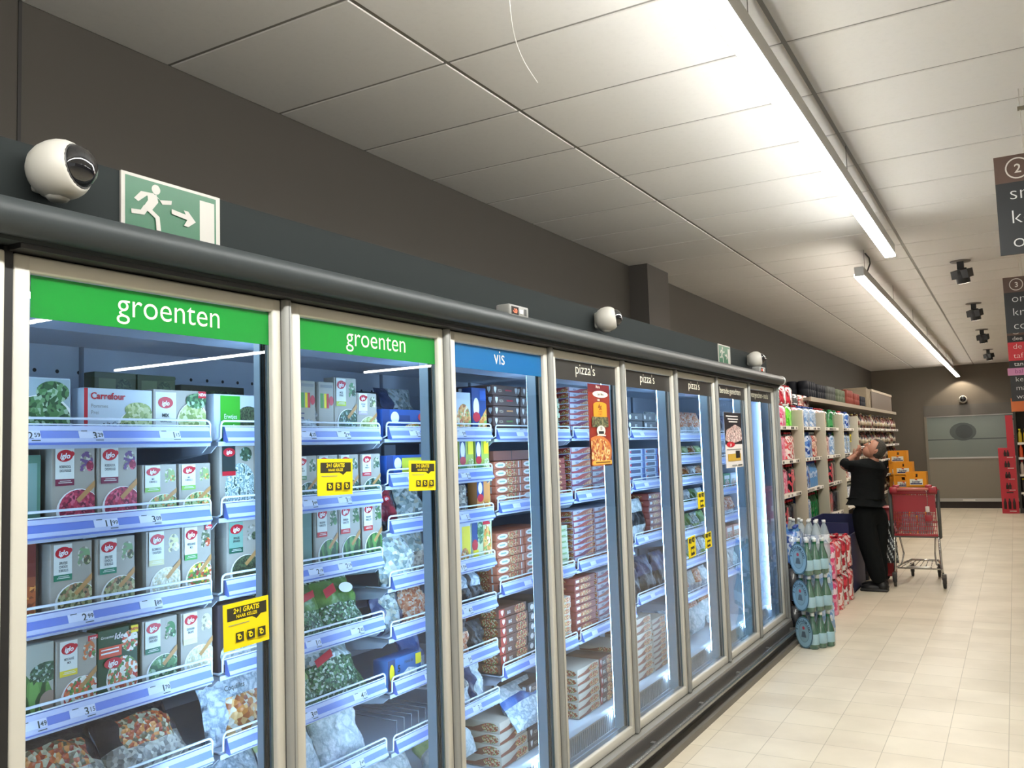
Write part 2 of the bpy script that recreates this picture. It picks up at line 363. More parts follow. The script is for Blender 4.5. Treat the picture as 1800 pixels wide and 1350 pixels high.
def aisle_sign(y, num, rows, label, ztop=2.865):
    """hanging sign: rows = (height, back colour, [texts], text colour)"""
    r = thing('hanging_aisle_sign', label, 'sign', T(1.70, y, 0), 'numbered signs hanging over the aisle')
    w = .62; h = sum(q[0] for q in rows); z = ztop
    m = MB(); m.box((0, 0, ztop-h), (w, .012, ztop), mat('#232426', .5)); 
    for hh, bg, tx, tc, *ex in rows:
        x0 = ex[0] if ex else 0
        m.box((x0, -.0015, z-hh), (w, .0, z), mat(bg, .5)); z -= hh
    m.build('board', r)
    z = ztop
    for hh, bg, tx, tc, *ex in rows:
        if tx == 'NUM':
            m = MB()
            c = []; R = .049; cx = .092; cz = z-hh*.5
            ring = ell(cx, cz, R, R, 32); ri = ell(cx, cz, R-.006, R-.006, 32)
            m.add([(a, -.003, b) for a, b in ring+ri], [(i, (i+1) % 32, 32+(i+1) % 32, 32+i) for i in range(32)], mat(tc))
            art(m, (0, -.0015, z-hh), (1, 0, 0), (0, 0, 1), w, hh, [('t', num, cx/w, .33, .46, mat(tc), .015)], .001); m.build('number_badge', r)
        else:
            for j, s in enumerate(tx):
                n = len(tx); m = MB(); art(m, (0, -.0015, z-hh), (1, 0, 0), (0, 0, 1), w, hh, [('t', s, .050/w, (n-j-.72)/n, .80/n, mat(tc), -.014 if n > 1 else .0, 0, 'l', 1.12)], .001); m.build('lettering', r)
        z -= hh
    for x in (.12, w-.08):
        m = MB(); m.tube([(x, .006, ztop), (x, .006, CEIL)], .0022, mat('#d8d4cc', .4), 6); m.tube([(x+.02, .006, ztop), (x+.02, .006, CEIL)], .0022, mat('#d8d4cc', .4), 6)
        m.box((x-.01, -.004, CEIL-.10), (x+.03, .016, CEIL-.085), mat('#77705f', .5)); m.build('hanger', r)
bk, br_ = '#26282a', '#5a453b'
aisle_sign(4.5, '2', [(.125, br_, 'NUM', '#d8d2ca'), (.33, bk, ['sn', 'ko', 'on'], '#d5d6d4')], 'nearest hanging sign, brown and black, numbered 2')
aisle_sign(8.05, '3', [(.125, br_, 'NUM', '#d8d2ca'), (.33, bk, ['ont', 'kru', 'co'], '#d5d6d4')], 'hanging sign numbered 3, brown and black, behind the one numbered 2')
aisle_sign(11.6, '4', [(.125, br_, 'NUM', '#d8d2ca'), (.08, bk, ['dee'], '#d5d6d4'), (.215, '#c4303c', ['de', 'taf'], '#f0dcd8'), (.085, bk, ['tand'], '#d5d6d4'), (.085, '#c080a8', ['bal'], '#8a4a78', -.02),
    (.30, bk, ['keuk', 'maa', 'wate'], '#d5d6d4')], 'tall hanging sign with red and pink bands, under the one numbered 3')

# ------------------------------------------------------------------ freezer row
NS = 8; P = .78; T0 = 1.007; TE = T0+NS*P
ALU = mat('#c4c1b6', .42, key='door_frame_metal'); ALD = mat('#8b8b88', .35, .6, key='handle_metal'); GRY = mat('#2c3132', .7, key='canopy_grey', spec=.15)
GLS = glass_mat('freezer_glass', extra=1.7)
cab = thing('freezer_cabinet', 'long upright freezer cabinet with eight lit glass doors and grey canopy', 'freezer', MF)
def canopy():
    ya, yb = -1.4, TE+.02
    m = MB(); m.extr([(-.03, 2.052), (.05, 2.052), (.055, 2.085), (.055, 2.12), (-.03, 2.13)], ya, yb, GRY); m.build('canopy_face', cab)
    # round bumper bar along the canopy
    c = (.055, 2.098); m = MB()
    m.tube([(c[0], ya, c[1]), (c[0], yb, c[1])], .038, mat('#34393a', .45, key='bumper_grey', spec=.3), 18); m.build('bumper_bar', cab)
    m = MB(); m.lathe([(0, 0), (.03, .0), (.04, -.012), (.04, -.04)], mat('#c9ccca', .35), 16, T(c[0], yb+.012, c[1], 0, -PI/2)); m.build('end_cap', cab)
    m = MB(); m.box((-.09, ya, 2.14), (-.05, yb-.02, 2.295), mat('#2a2e2e', .8, key='fascia_grey', spec=.06)); m.build('fascia', cab)
    m = MB(); m.box((-.98, ya, 2.06), (-.05, yb-.02, 2.10), mat('#4c5052', .6)); m.build('roof_panel', cab)
    m = MB(); m.box((-.02, T0-.005, 2.041), (.045, TE, 2.052), BLK); m.box((-.06, T0-.015, .17), (.002, T0+.004, 2.05), BLK); m.build('gasket', cab)
canopy()
def shell():
    inn = mat('#dbe3ee', .4, key='freezer_liner'); ya, yb = T0-.80, TE
    m = MB(); m.box((-.98, ya, .1), (-.93, yb, 2.06), inn)
    hol = BLK
    for zz in (1.905, 1.80):
        y = ya+.05
        while y < T0+3*P:
            pts = ell(0, 0, .0065, .0065, 10); m.add([(-.9295, y+a, zz+b) for a, b in pts], [tuple(range(10))], hol); y += .075
    for k in range(NS+1):
        m.box((-.932, T0+k*P-.03, .2), (-.915, T0+k*P-.022, 2.0), mat('#8d97a4', .4))
    m.build('back_panel', cab)
    m = MB(); m.box((-.93, ya, 1.99), (-.12, yb, 2.03), inn); m.box((-.28, ya, 1.935), (-.12, yb, 1.99), mat('#8f9aa8', .4)); m.build('air_duct', cab)
    m = MB(); m.box((-.95, TE-.035, .1), (-.03, TE, 2.1), inn); m.box((-.98, TE, .0), (.03, TE+.02, 2.1), mat('#9a9d9c', .4)); m.build('end_panel', cab)
    # deck with the return air grille
    m = MB(); m.box((-.93, ya, .12), (-.12, yb, .19), mat('#eef2f6', .4, key='freezer_deck')); m.box((-.12, ya, .10), (-.05, yb, .175), mat('#eef2f6', .4, key='freezer_deck')); m.build('deck', cab)
    m = MB(); y = T0+P*1.5
    while y < yb-.06: m.box((-.155, y, .19), (-.125, y+.011, .275), mat('#f4f6f8', .3)); y += .022
    m.box((-.158, ya, .272), (-.122, yb, .280), mat('#f4f6f8', .3)); m.build('air_grille', cab)
    # plinth with chrome bumper
    m = MB(); m.box((-.1, -1.4, .0), (.045, yb, .165), mat('#4c4a48', .5, key='kick_plate')); m.box((-.02, -1.4, .0), (.10, yb, .035), mat('#6b6760', .5)); m.build('kick_plate', cab)
    m = MB(); m.tube([(.085, -1.4, .115), (.085, yb, .115)], .018, mat('#b9bab8', .25, .85), 12)
    m.build('chrome_rail', cab)
    for k in range(9):
        m = MB(); m.box((.03, T0+.2+k*P*.95, .105), (.085, T0+.23+k*P*.95, .125), mat('#7a7a78', .4, .5)); m.build('rail_bracket', cab)
    m = MB(); m.box((-.05, -1.4, .165), (.04, yb, .182), mat('#a09f9a', .4, .4)); m.build('sill', cab)
    # wall behind the next cabinet, left of the first door
    m = MB(); m.rbox((-.05, T0-.62, .19), (.012, T0-.016, 2.04), .006, ALU); m.build('side_post', cab)
shell()
def mullions():
    led = emis('freezer_led', (.43, .68, 1.0), LED_E)
    for k in range(NS+1):
        y = T0+k*P
        m = MB(); m.box((-.105, y-.035 if k else y-.02, .2), (-.055, y+.035 if k < NS else y-.0, 2.03), mat('#c6d6da', .35)); mu = m.build('mullion', cab)
        # wedge shaped led profiles that throw light sideways into the cabinet
        be = math.radians(60); s = .022
        for sg in ((-1, 1) if 0 < k < NS else (1,) if k == 0 else (-1,)):
            y0 = y+sg*(.035 if k < NS else .055)
            a = (-.072, y0); n = Vector((-math.sin(be), sg*math.cos(be))); t = Vector((-math.cos(be), -sg*math.sin(be)))
            # emitting face from a along t
            p0 = Vector((-.105, y0)); p1 = p0+t*s
            m = MB(); z0, z1 = .25, 1.93
            hb = p0+Vector((0, -sg*.012)); 
            m.add([(p0.x, p0.y, z0), (p1.x, p1.y, z0), (hb.x-.004, hb.y, z0), (p0.x, p0.y, z1), (p1.x, p1.y, z1), (hb.x-.004, hb.y, z1)],
                  [(0, 1, 2), (5, 4, 3), (1, 4, 5, 2), (2, 5, 3, 0)], mat('#c6d6da', .35))
            m.add([(p0.x, p0.y, z0), (p1.x, p1.y, z0), (p1.x, p1.y, z1), (p0.x, p0.y, z1)], [(0, 3, 2, 1) if sg < 0 else (0, 1, 2, 3)], led)
            m.build('led_strip', mu)
mullions()
for k in range(NS):
    m = MB(); y = T0+k*P; m.box((-.075, y+.05, 1.972), (-.045, y+P-.05, 1.985), mat('#c6d6da', .35)); tl = m.build('lamp_holder', cab)
    m = MB(); m.box((-.068, y+.055, 1.962), (-.052, y+P-.055, 1.972), emis('top_led', (.62, .80, 1.0), 14.0)); m.build('led_tube', tl)
GRN = backlit_mat('header_green', '#22a844'); BLU = backlit_mat('header_blue', '#2f86bd'); DRK = mat('#2e2c29', .35, key='header_dark')
def door(k, text, hm):
    y0 = T0+k*P+.005; y1 = T0+(k+1)*P-.006; zb, zt = .185, 2.039
    lw, rw, tw = .036, .030, .036
    m = MB()
    m.rbox((-.045, y0, zb), (.004, y0+lw, zt), .006, ALU); m.rbox((-.045, y1-.06, zb), (.004, y1-.028, zt), .006, ALU)
    m.rbox((-.045, y0+.01, zt-tw), (.003, y1-.03, zt), .006, ALU); m.rbox((-.045, y0+.01, zb), (.003, y1-.03, zb+.045), .006, ALU)
    d = m.build('door', cab)
    m = MB(); m.rbox((-.03, y1-.029, zb), (.022, y1-.001, zt+.004), .010, mat('#8f8f8b', .45, key='handle_grey'), 3); m.box((-.03, y1-.0305, zb), (.0045, y1-.0285, zt), mat('#4c4e4d', .5)); m.box((.021, y1-.0165, zb+.01), (.0226, y1-.0135, zt-.005), mat('#6c6e6c', .4)); m.build('handle', d)
    yi = y0+lw; yo = y1-.06
    m = MB(); m.box((-.036, yo-.012, zb+.045), (-.032, yo, zt-tw), mat('#41585e', .3)); m.box((-.031, yo-.007, zb+.045), (-.027, yo-.003, zt-tw), mat('#2b3c40', .3)); m.box((-.02, yo-.006, zb+.045), (-.012, yo+.0005, zt-tw), mat('#5a6a6c', .3))
    m.build('glass_spacer', d)
    m = MB(); m.add([(-.014, yi, zb+.045), (-.014, yo, zb+.045), (-.014, yo, zt-tw), (-.014, yi, zt-tw)], [(0, 1, 2, 3)], GLS)
    m.build('glass_pane', d)
    zt_ = zt-tw-.002; h = .090
    m = MB(); m.box((-.0125, yi+.008, zt_-h), (-.011, yo-.002, zt_), hm); hd = m.build('header_strip', d)
    sz, W_, cx, bl = {8: (.083, .295, .396, .062), 3: (.083, .080, .368, .060), 7: (.071, .215, .365, .056)}.get(len(text), (.062, .50, .362, .056))
    m = MB(); v, f, tw_ = text2d(text, -.006 if len(text) < 9 else .0, 0, 5); xs = W_/(tw_*sz); cx += T0+k*P
    m.add([(-.0105, cx-W_/2+a*sz*xs, zt_-bl+b*sz) for a, b in v], f, mat('#f4f2dc', .4)); m.build('header_lettering', d)
    return d
for k, (t, h) in enumerate([('groenten', GRN), ('groenten', GRN), ('vis', BLU), ("pizza's", DRK), ("pizza's", DRK), ("pizza's", DRK), ('bereide gerechten', DRK), ('voorgerechten - snacks', DRK)]): door(k, t, h)

RAILB = mat('#7488d4', .3, key='price_rail_blue'); RAILW = mat('#c4cbe8', .25, key='price_rail_light'); WIRE = mat('#e6edf6', .3, key='white_wire'); SHM = mat('#c2cbd8', .4, key='shelf_metal')
LV1 = [1.717, 1.489, 1.262, 1.031, .807, .58]; LVC = [1.721, 1.543, 1.369, 1.163, .98, .78, .57]; LV4 = [1.716, 1.385, 1.02, .655]
LVF = [1.716, 1.402, 1.072, .716]; LVG = [1.698, 1.54, 1.39, 1.216, 1.02, .82, .588]; LVH = [1.697, 1.509, 1.27, 1.055, .852, .632]
UN = [(-1, LV1), (0, LV1), (1, LV1), (2, LVC), (3, LV4), (4, LV4), (5, LVF), (6, LVG), (7, LVH)]
PRICES = ['1 89', '1 49', '3 15', '1 70', '2 19', '2 59', '3 29', '1 15', '2 85', '11 99', '3 09', '4 25', '2 99']
def shelves():
    pi = 0
    for u, lv in UN:
        ya = T0+u*P+.014; yb = T0+(u+1)*P-.014
        for j, z in enumerate(lv):
            m = MB(); m.box((-.86, ya, z-.075), (-.31, yb, z-.062), SHM)
            for e in (ya, yb-.004):   # side brackets with a rounded nose
                m.extr([(-.85, z-.062), (-.85, z-.16), (-.62, z-.13), (-.42, z-.105), (-.345, z-.095), (-.32, z-.075), (-.31, z-.062)], e, e+.004, SHM)
            sh = m.build('shelf', cab)
            m = MB(); m.extr([(-.312, z-.018), (-.306, z-.018), (-.290, z-.062), (-.296, z-.066), (-.312, z-.06)], ya+.02, yb-.012, RAILB)
            m.extr([(-.3055, z-.019), (-.3035, z-.019), (-.2995, z-.031), (-.3015, z-.031)], ya+.02, yb-.012, RAILW)
            m.extr([(-.2945, z-.050), (-.2925, z-.050), (-.289, z-.060), (-.291, z-.060)], ya+.02, yb-.012, RAILW); m.build('price_rail', sh)
            m = MB(); r = .0035; q = []
            a, b = ya+.006, yb-.006
            m.tube([(-.42, a, z-.058), (-.325, a, z-.058), (-.306, a, z-.05), (-.305, a, z-.012), (-.305, a+.004, z-.004), (-.305, a+.012, z), (-.305, b-.012, z), (-.305, b-.004, z-.004), (-.305, b, z-.012), (-.306, b, z-.05), (-.325, b, z-.058), (-.42, b, z-.058)], r, WIRE, 6)
            m.tube([(-.306, a+.004, z-.015), (-.306, b-.004, z-.015)], .002, WIRE, 6); m.build('wire_guard', sh)
            n = 3 if u < 2 else 2
            if u < 6:
                for i in range(n):
                    yy = ya+.09+(yb-ya-.2)*(i+random.uniform(.1, .6))/n; s = PRICES[pi % len(PRICES)]; pi += 1
                    MM = T(-.2975, yy, z-.042, 0, 0, -.35); m = MB(MM); m.box((0, 0, -.019), (.0012, .068, .019), mat('#dfe3f4', .35))
                    if u < 3:
                        art(m, (.0012, 0, -.019), (0, 1, 0), (0, 0, 1), .068, .038, [('t', s.split()[0], .72, .22, .7, INK, .02, 0, 'r'), ('t', s.split()[1], .75, .35, .42, INK, .01, 0, 'l'), ('r', .1, .75, .35, .8, INK), ('r', .62, .08, .95, .14, INK)])
                    m.build('price_label', sh)
shelves()
# ------------------------------------------------------------------ things mounted on the freezer
def dome_camera(M, label, s=1.0, turn=.42):
    r = thing('dome_camera', label, 'security camera', M, None)
    wh = mat('#b9b6ad', .45, key='camera_white')
    R = Matrix.Rotation(turn, 4, 'Z') @ Matrix.Rotation(PI/2-.12, 4, 'Y')
    A = Matrix.Translation((.012, 0, 0)) @ Matrix.Scale(s, 4)
    m = MB(A @ R); m.lathe([(0, -.060), (.02, -.058), (.038, -.051), (.052, -.038), (.061, -.020), (.065, .0), (.064, .018), (.060, .032), (.053, .043), (.048, .048), (.045, .044)], wh, 32); m.build('body', r)
    m = MB(A @ R); m.lathe([(.046, .042), (.045, .052), (.040, .063), (.031, .073), (.018, .080), (0, .082)], mat('#141519', .06, coat=1, key='dome_black'), 24)
    m.build('dome', r)
    m = MB(A @ R); m.lathe([(.045, .043), (.049, .047), (.0475, .050), (.045, .048)], mat('#3b3a3a', .4), 24); m.build('ring', r)
    m = MB(A); m.lathe([(0, -.068), (.018, -.067), (.026, -.058), (.026, -.03)], wh, 16); m.rbox((-.06, -.03, -.045), (-.01, .03, .04), .012, wh); m.build('mount', r)
    return r
dome_camera(MF @ T(0, 1.10, 2.232), 'large white dome camera over the first freezer door, nearest the left edge')
dome_camera(MF @ T(0, 3.93, 2.232), 'white dome camera on the freezer top above the fourth door', .95)
dome_camera(MF @ T(0, 6.66, 2.232), 'white dome camera at the far end of the freezer top', .95)
for y, z, l in ((8.95, 2.50, 'small pale dome camera on the wall above the bottle packs, nearer one'), (11.15, 2.66, 'small pale dome camera on the wall above the dark packs, farther one')):
    dome_camera(T(WX+.06, y, z), l, .8, .3)
r_ = dome_camera(T(.755, YB-.07, 2.40), 'round white camera on the back wall above the roller door', 1.3, -PI/2)

EX = mat('#0a5434', .4, key='exit_green'); PAL = mat('#a9a69e', .45, key='exit_white')
MAN = [[(.155, .60), (.28, .73), (.37, .70), (.40, .66), (.455, .575), (.50, .56), (.505, .625), (.425, .635), (.38, .70), (.31, .76), (.24, .755), (.125, .625)]]
def exit_sign(y0, y1, label):
    w = y1-y0; z0, z1 = 2.146, 2.296; h = z1-z0
    r = thing('exit_sign', label, 'sign', MF @ T(-.05, y0, z0))
    m = MB(); m.box((0, 0, 0), (.006, w, h), PAL); m.build('plate', r)
    m = MB()
    art(m, (.006, 0, 0), (0, 1, 0), (0, 0, 1), w, h, [('r', .035, .0, .955, .95, EX), ('r', .775, .0, .935, .86, PAL),
        ('e', .325, .83, .042, .042, PAL, 'w'),
        ('p', [(.18, .74), (.30, .755), (.33, .70), (.235, .69), (.155, .56), (.115, .60)], PAL),
        ('p', [(.24, .73), (.33, .74), (.345, .62), (.285, .47), (.205, .50), (.245, .62)], PAL),
        ('p', [(.30, .73), (.345, .70), (.385, .605), (.475, .64), (.48, .71), (.36, .67)], PAL),
        ('p', [(.205, .52), (.26, .50), (.21, .36), (.09, .34), (.085, .41), (.175, .43)], PAL),
        ('p', [(.255, .52), (.285, .47), (.355, .38), (.37, .15), (.325, .15), (.315, .345), (.22, .46)], PAL),
        ('p', [(.475, .49), (.475, .57), (.62, .535), (.60, .60), (.645, .60), (.725, .445), (.645, .33), (.60, .34), (.635, .45)], PAL)])
    m.build('running_person_symbol', r)
exit_sign(1.29, 1.583, 'large green exit sign with running figure above the first door')
exit_sign(5.93, 6.21, 'small distant exit sign with running figure near the freezer end')
def thermo(y, label):
    r = thing('temperature_display', label, 'display', MF @ T(.062, y, 2.142))
    m = MB(); m.rbox((-.045, -.075, -.022), (.018, .075, .026), .006, mat('#83827e', .5)); m.build('housing', r)
    m = MB(); art(m, (.018, -.07, -.017), (0, 1, 0), (0, 0, 1), .14, .038, [('r', .06, .1, .46, .9, mat('#23201f', .2)), ('r', .76, .15, .9, .85, mat('#2b2b2b', .3)), ('r', .52, .3, .70, .7, WHT)])
    m.build('screen', r)
    m = MB(); art(m, (.0186, -.07, -.017), (0, 1, 0), (0, 0, 1), .14, .038, [('t', '-20', .26, .28, .6, emis('red_digits', (1, .12, .05), 1.5), .02)]); m.build('digits', r)
thermo(2.95, 'grey temperature display with red digits above the third door')
thermo(6.62, 'small grey temperature display at the far end of the canopy')

# ------------------------------------------------------------------ cards and posters on the glass
YC = mat('#efd90c', .45, key='card_yellow'); YK = mat('#2b2a18', .5)
def pics(x, y, s, m=YK):
    o = []
    for i in range(3):
        a = x+i*s*1.02; o += [('r', a, y, a+s*.75, y+s*.9, m), ('e', a+s*.36, y+s*.42, s*.2, s*.24, YC), ('e', a+s*.4, y+s*.42, s*.1, s*.1, m), ('r', a+s*.1, y+s*.62, a+s*.4, y+s*.76, YC)]
    return o
def card(y0, z0, z1, w, label, tilt=0, small=False):
    r = thing('promotion_card', label, 'promotion card', MF @ T(-.0095, y0, z0, 0, tilt), 'yellow promotion cards on the glass doors')
    h = z1-z0; m = MB(); m.box((0, 0, 0), (.0012, w, h), YC); m.build('card', r); m = MB()
    if not small:
        art(m, (.0012, 0, 0), (0, 1, 0), (0, 0, 1), w, h, [('p', [(.08, .62), (.62, .62), (.72, .55), (.82, .64), (.95, .64), (.95, .9), (.08, .9)], YK), ('t', '2+1 GRATIS', .5, .77, .15, YC, .03, .1, 'c', .95), ('t', 'NAAR KEUZE', .5, .66, .1, YC, .02, 0),
            ('r', .1, .52, .55, .535, GREY)] + pics(.25, .14, .23))
    else:
        art(m, (.0012, 0, 0), (0, 1, 0), (0, 0, 1), w, h, [('p', [(.1, .72), (.45, .66), (.5, .9), (.12, .93)], YK), ('p', [(.55, .72), (.85, .66), (.9, .93), (.55, .93)], YK), ('r', .3, .08, .8, .5, YK), ('e', .45, .3, .12, .1, YC), ('e', .68, .3, .1, .1, YC), ('t', '2', .3, .75, .18, YC, .02), ('t', '+1', .7, .75, .16, YC, .02)])
    m.build('print', r); return r
card(1.555, 1.117, 1.234, .152, 'yellow 2+1 card low on the right side of the first door', .02)
card(1.898, 1.487, 1.594, .152, 'yellow 2+1 card at the left side of the second door', -.02)
card(2.330, 1.477, 1.578, .150, 'yellow 2+1 card at the right side of the second door', -.03)
card(5.235, 1.203, 1.303, .13, 'highest of three small yellow cards on the sixth door', 0, True)
card(5.025, .925, 1.047, .13, 'small yellow card low on the sixth door, left one', .05, True)
card(5.335, .945, 1.043, .13, 'small yellow card low on the sixth door, right one', .03, True)
def poster1():
    y0, z0, w, h = 3.728, 1.512, .245, .393
    r = thing('pizza_poster', 'tall dark red pizza poster with orange 4X panel on the fourth door', 'poster', MF @ T(-.0095, y0, z0))
    dr = mat('#8f2f22', .4, key='poster_red'); og = mat('#e39a26', .45); wt = mat('#ece6d6', .5)
    m = MB(); m.box((0, 0, 0), (.0012, w, h), dr); m.build('sheet', r); m = MB()
    cr = mat('#c8763a', .5); ch = ramp_mat('pizza_top', ['#d8b070', '#c98d4c', '#e2c894', '#b5652e', '#9a3b22'], 'voronoi', 90, .5)
    art(m, (.0012, 0, 0), (0, 1, 0), (0, 0, 1), w, h, [('r', 0, .90, 1, 1, mat('#6e1220', .4)), ('r', 0, .0, 1, .2, mat('#7a4630', .5)), ('t', 'Mama', .45, .955, .05, wt, .02), ('e', .55, .88, .36, .042, wt), ('t', 'Casa di Mama', .55, .868, .042, BLK, .02, .1, 'c', .78),
        ('t', 'WIN', .45, .795, .035, wt, .03), ('r', .2, .60, .82, .75, og), ('e', .51, .75, .31, .035, og), ('t', '4x', .5, .69, .10, mat('#8a4a14'), .04), ('t', 'KEUKEN', .5, .655, .03, mat('#8a4a14')), ('t', 'ROBOT', .5, .622, .03, mat('#8a4a14')),
        ('r', .1, .475, .86, .60, ramp_mat('poster_photo', ['#2f3d28', '#6b6f4a', '#4a3a2a', '#8b8a66'], 'noise', 40, .5)), ('e', .5, .43, .2, .065, wt), ('t', '10', .5, .44, .06, BLK, .03), ('r', .38, .39, .62, .425, BLK), ('r', .3, .365, .7, .38, wt),
        ('e', .34, .18, .62, .19, cr, '', 0), ('e', .34, .18, .53, .155, ch), ('r', .05, .02, .93, .065, mat('#e8b24a')), ('r', .18, .035, .86, .05, mat('#6a3a10'))])
    m.build('print', r)
def poster2():
    y0, z0, w, h = 5.86, 1.43, .41, .385
    r = thing('ready_meal_poster', 'black and white poster with a red logo on the seventh door', 'poster', MF @ T(-.0095, y0, z0))
    wt = mat('#ece6e0', .5); m = MB(); m.box((0, 0, 0), (.0012, w, h), wt); m.build('sheet', r); m = MB()
    art(m, (.0012, 0, 0), (0, 1, 0), (0, 0, 1), w, h, [('r', 0, .42, 1, 1, mat('#242126', .4)), ('r', .1, .92, .8, .94, wt), ('r', .2, .87, .8, .89, wt), ('r', .25, .82, .75, .84, wt), ('p', [(0, .5), (.1, .68), (.6, .78), (.95, .72), (1, .5), (.7, .46), (.3, .44)], ramp_mat('poster_pink', ['#d8b8b4', '#9a7a74', '#e8d4cc', '#5c4440'], 'noise', 30, .5)),
        ('e', .3, .42, .24, .05, RED), ('t', 'iglo', .3, .395, .07, wt, .03, .2), ('r', .05, .32, .9, .335, GREY), ('r', .1, .12, .85, .25, mat('#c9a23a')), ('r', .55, .17, .8, .30, BLK), ('r', .3, .03, .6, .05, GREY), ('r', .65, .03, .9, .05, INK)])
    m.build('print', r)
poster1(); poster2()

# ------------------------------------------------------------------ products: cartons
BG = mat('#a9a396', .4, key='carton_grey'); 
F = dict(
 beet=ramp_mat('beet_print', ['#8c1f3c', '#c23a55', '#a02848', '#d9607a', '#701838'], scale=137), rom=ramp_mat('romanesco_print', ['#6f8f4a', '#b9c98a', '#4f6b3a', '#d98a4a', '#8fae5a'], scale=174),
 spin=ramp_mat('spinach_print', ['#2f4a33', '#47684a', '#223a2a', '#9ab0a8', '#3c5a40'], scale=159), sprout=ramp_mat('sprout_print', ['#5d6a3c', '#a8a877', '#7c7a4c', '#c4bd92', '#4a4a32', '#a27a5a'], scale=123),
 rice=ramp_mat('cauliflower_print', ['#e0dcc4', '#cfcdb4', '#efeede', '#bdb896', '#d8c59a'], scale=188), mix=ramp_mat('mixed_vegetable_print', ['#c85a32', '#5f8a3a', '#dcc13a', '#e8dcc0', '#b0392c', '#3f6b34'], scale=145),
 mix2=ramp_mat('vegetable_rice_print', ['#e4e2d2', '#d8744a', '#6d9a4a', '#efeee4', '#c8453a', '#4f7a44'], scale=137), bean=ramp_mat('bean_print', ['#3f6a34', '#2c4c28', '#5c8a44', '#6b9a50'], scale=101, stretch=(1, 1, .25)),
 peas=ramp_mat('dark_pea_print', ['#33402c', '#49583a', '#28301f', '#5a6a48'], scale=203), broc=ramp_mat('broccoli_print', ['#2f5a34', '#4f7f4a', '#a8c4a4', '#244a2c', '#6f9a68'], scale=108),
 fries=ramp_mat('pale_cube_print', ['#9fae66', '#c4cc8e', '#7f944e', '#d4d8a8'], scale=116), fish=ramp_mat('fish_print', ['#d88a34', '#e8b060', '#b8641e', '#7fae4a', '#f0dcb0'], scale=87),
 pizza=ramp_mat('pizza_print', ['#c8642e', '#e4b878', '#a8382a', '#e8d8b0', '#7a8a3a', '#b5502c'], scale=188), meat=ramp_mat('roast_print', ['#a8552c', '#d8924a', '#7a3a1e', '#e8b878'], scale=87),
 white=ramp_mat('pale_print', ['#e6e8e4', '#cfd6d2', '#f2f2ee', '#b8c4bc'], scale=87))
def iglo_art(food, band='#7a2140', lines=('GROENTEN', 'LEGUMES'), new=False, ing='#8a6a8a', bg=None, band2=None, bowl=(.62, .25), panel=OFF):
    b = mat(band, .45)
    I_ = ramp_mat('ingredient_'+ing.strip('#'), [ing, '#8d8a78', ing, '#c9c6b4'], 'voronoi', 130, .5)
    a = [('e', .80, .83, .15, .10, I_), ('e', .88, .76, .09, .06, F[food]), ('e', .70, .73, .06, .04, I_)]
    a += [('e', bowl[0], bowl[1], .52, .255, WHT), ('e', bowl[0]+.01, bowl[1]+.03, .47, .215, F[food]), ('p', [(.55, .38), (.62, .34), (1, .52), (1, .60)], mat('#b98a52', .5))]
    a += [('r', .07, .62, .50, .985, panel), ('r', .07, .545, .50, .62, b), ('e', .285, .885, .185, .068, RED, '', .12), ('e', .44, .905, .06, .03, RED, '', .5),
          ('t', 'iglo', .285, .855, .085, WHT, .03, .2, 'c', 1.0)]
    for i, s in enumerate(lines): a.append(('t', s, .285, .745-.045*i, .042, INK, .025, 0, 'c', min(.72, 5.2/len(s))))
    a += [('r', .13, .575, .44, .583, OFF), ('r', .16, .595, .41, .602, OFF)]
    a += [('e', .2, .035, .17, .045, WHT), ('e', .2, .03, .13, .028, mat('#b8b8b0', .5))]
    if new: a += [('p', [(.74, .93), (1, .95), (1, 1), (.74, 1)], RED), ('t', 'NEW', .87, .945, .04, WHT, .03)]
    return a
def carton_mesh(w, h, d, base, items, side=None):
    m = MB(); m.rbox((-d, 0, 0), (0, w, h), .0016, side or base, 1)
    m.add([(.0002, .001, .001), (.0002, w-.001, .001), (.0002, w-.001, h-.001), (.0002, .001, h-.001)], [(0, 1, 2, 3)], base)
    art(m, (.0002, 0, 0), (0, 1, 0), (0, 0, 1), w, h, items)
    return m
FV = -.335
def carton(t, z, w, h, d, base, items, label, cat='food box', group='upright vegetable boxes', v=FV, rz=0, side=None, lean=0, name='vegetable_box'):
    o = carton_mesh(w, h, d, base, items, side).build(name, None, MF @ T(v, t, z, rz, 0, lean)); return tag(o, label, cat, group)
Z1 = [z-.0615 for z in LV1]; ZC = [z-.0615 for z in LVC]; Z4 = [z-.0615 for z in LV4]; ZF = [z-.0615 for z in LVF]; ZG = [z-.0615 for z in LVG]; ZH = [z-.0615 for z in LVH]
cwhite = mat('#c9d3dc', .35, key='carton_white'); cgreen = mat('#1f4a2c', .4); teal = mat('#5f7f74', .35, key='carton_teal')
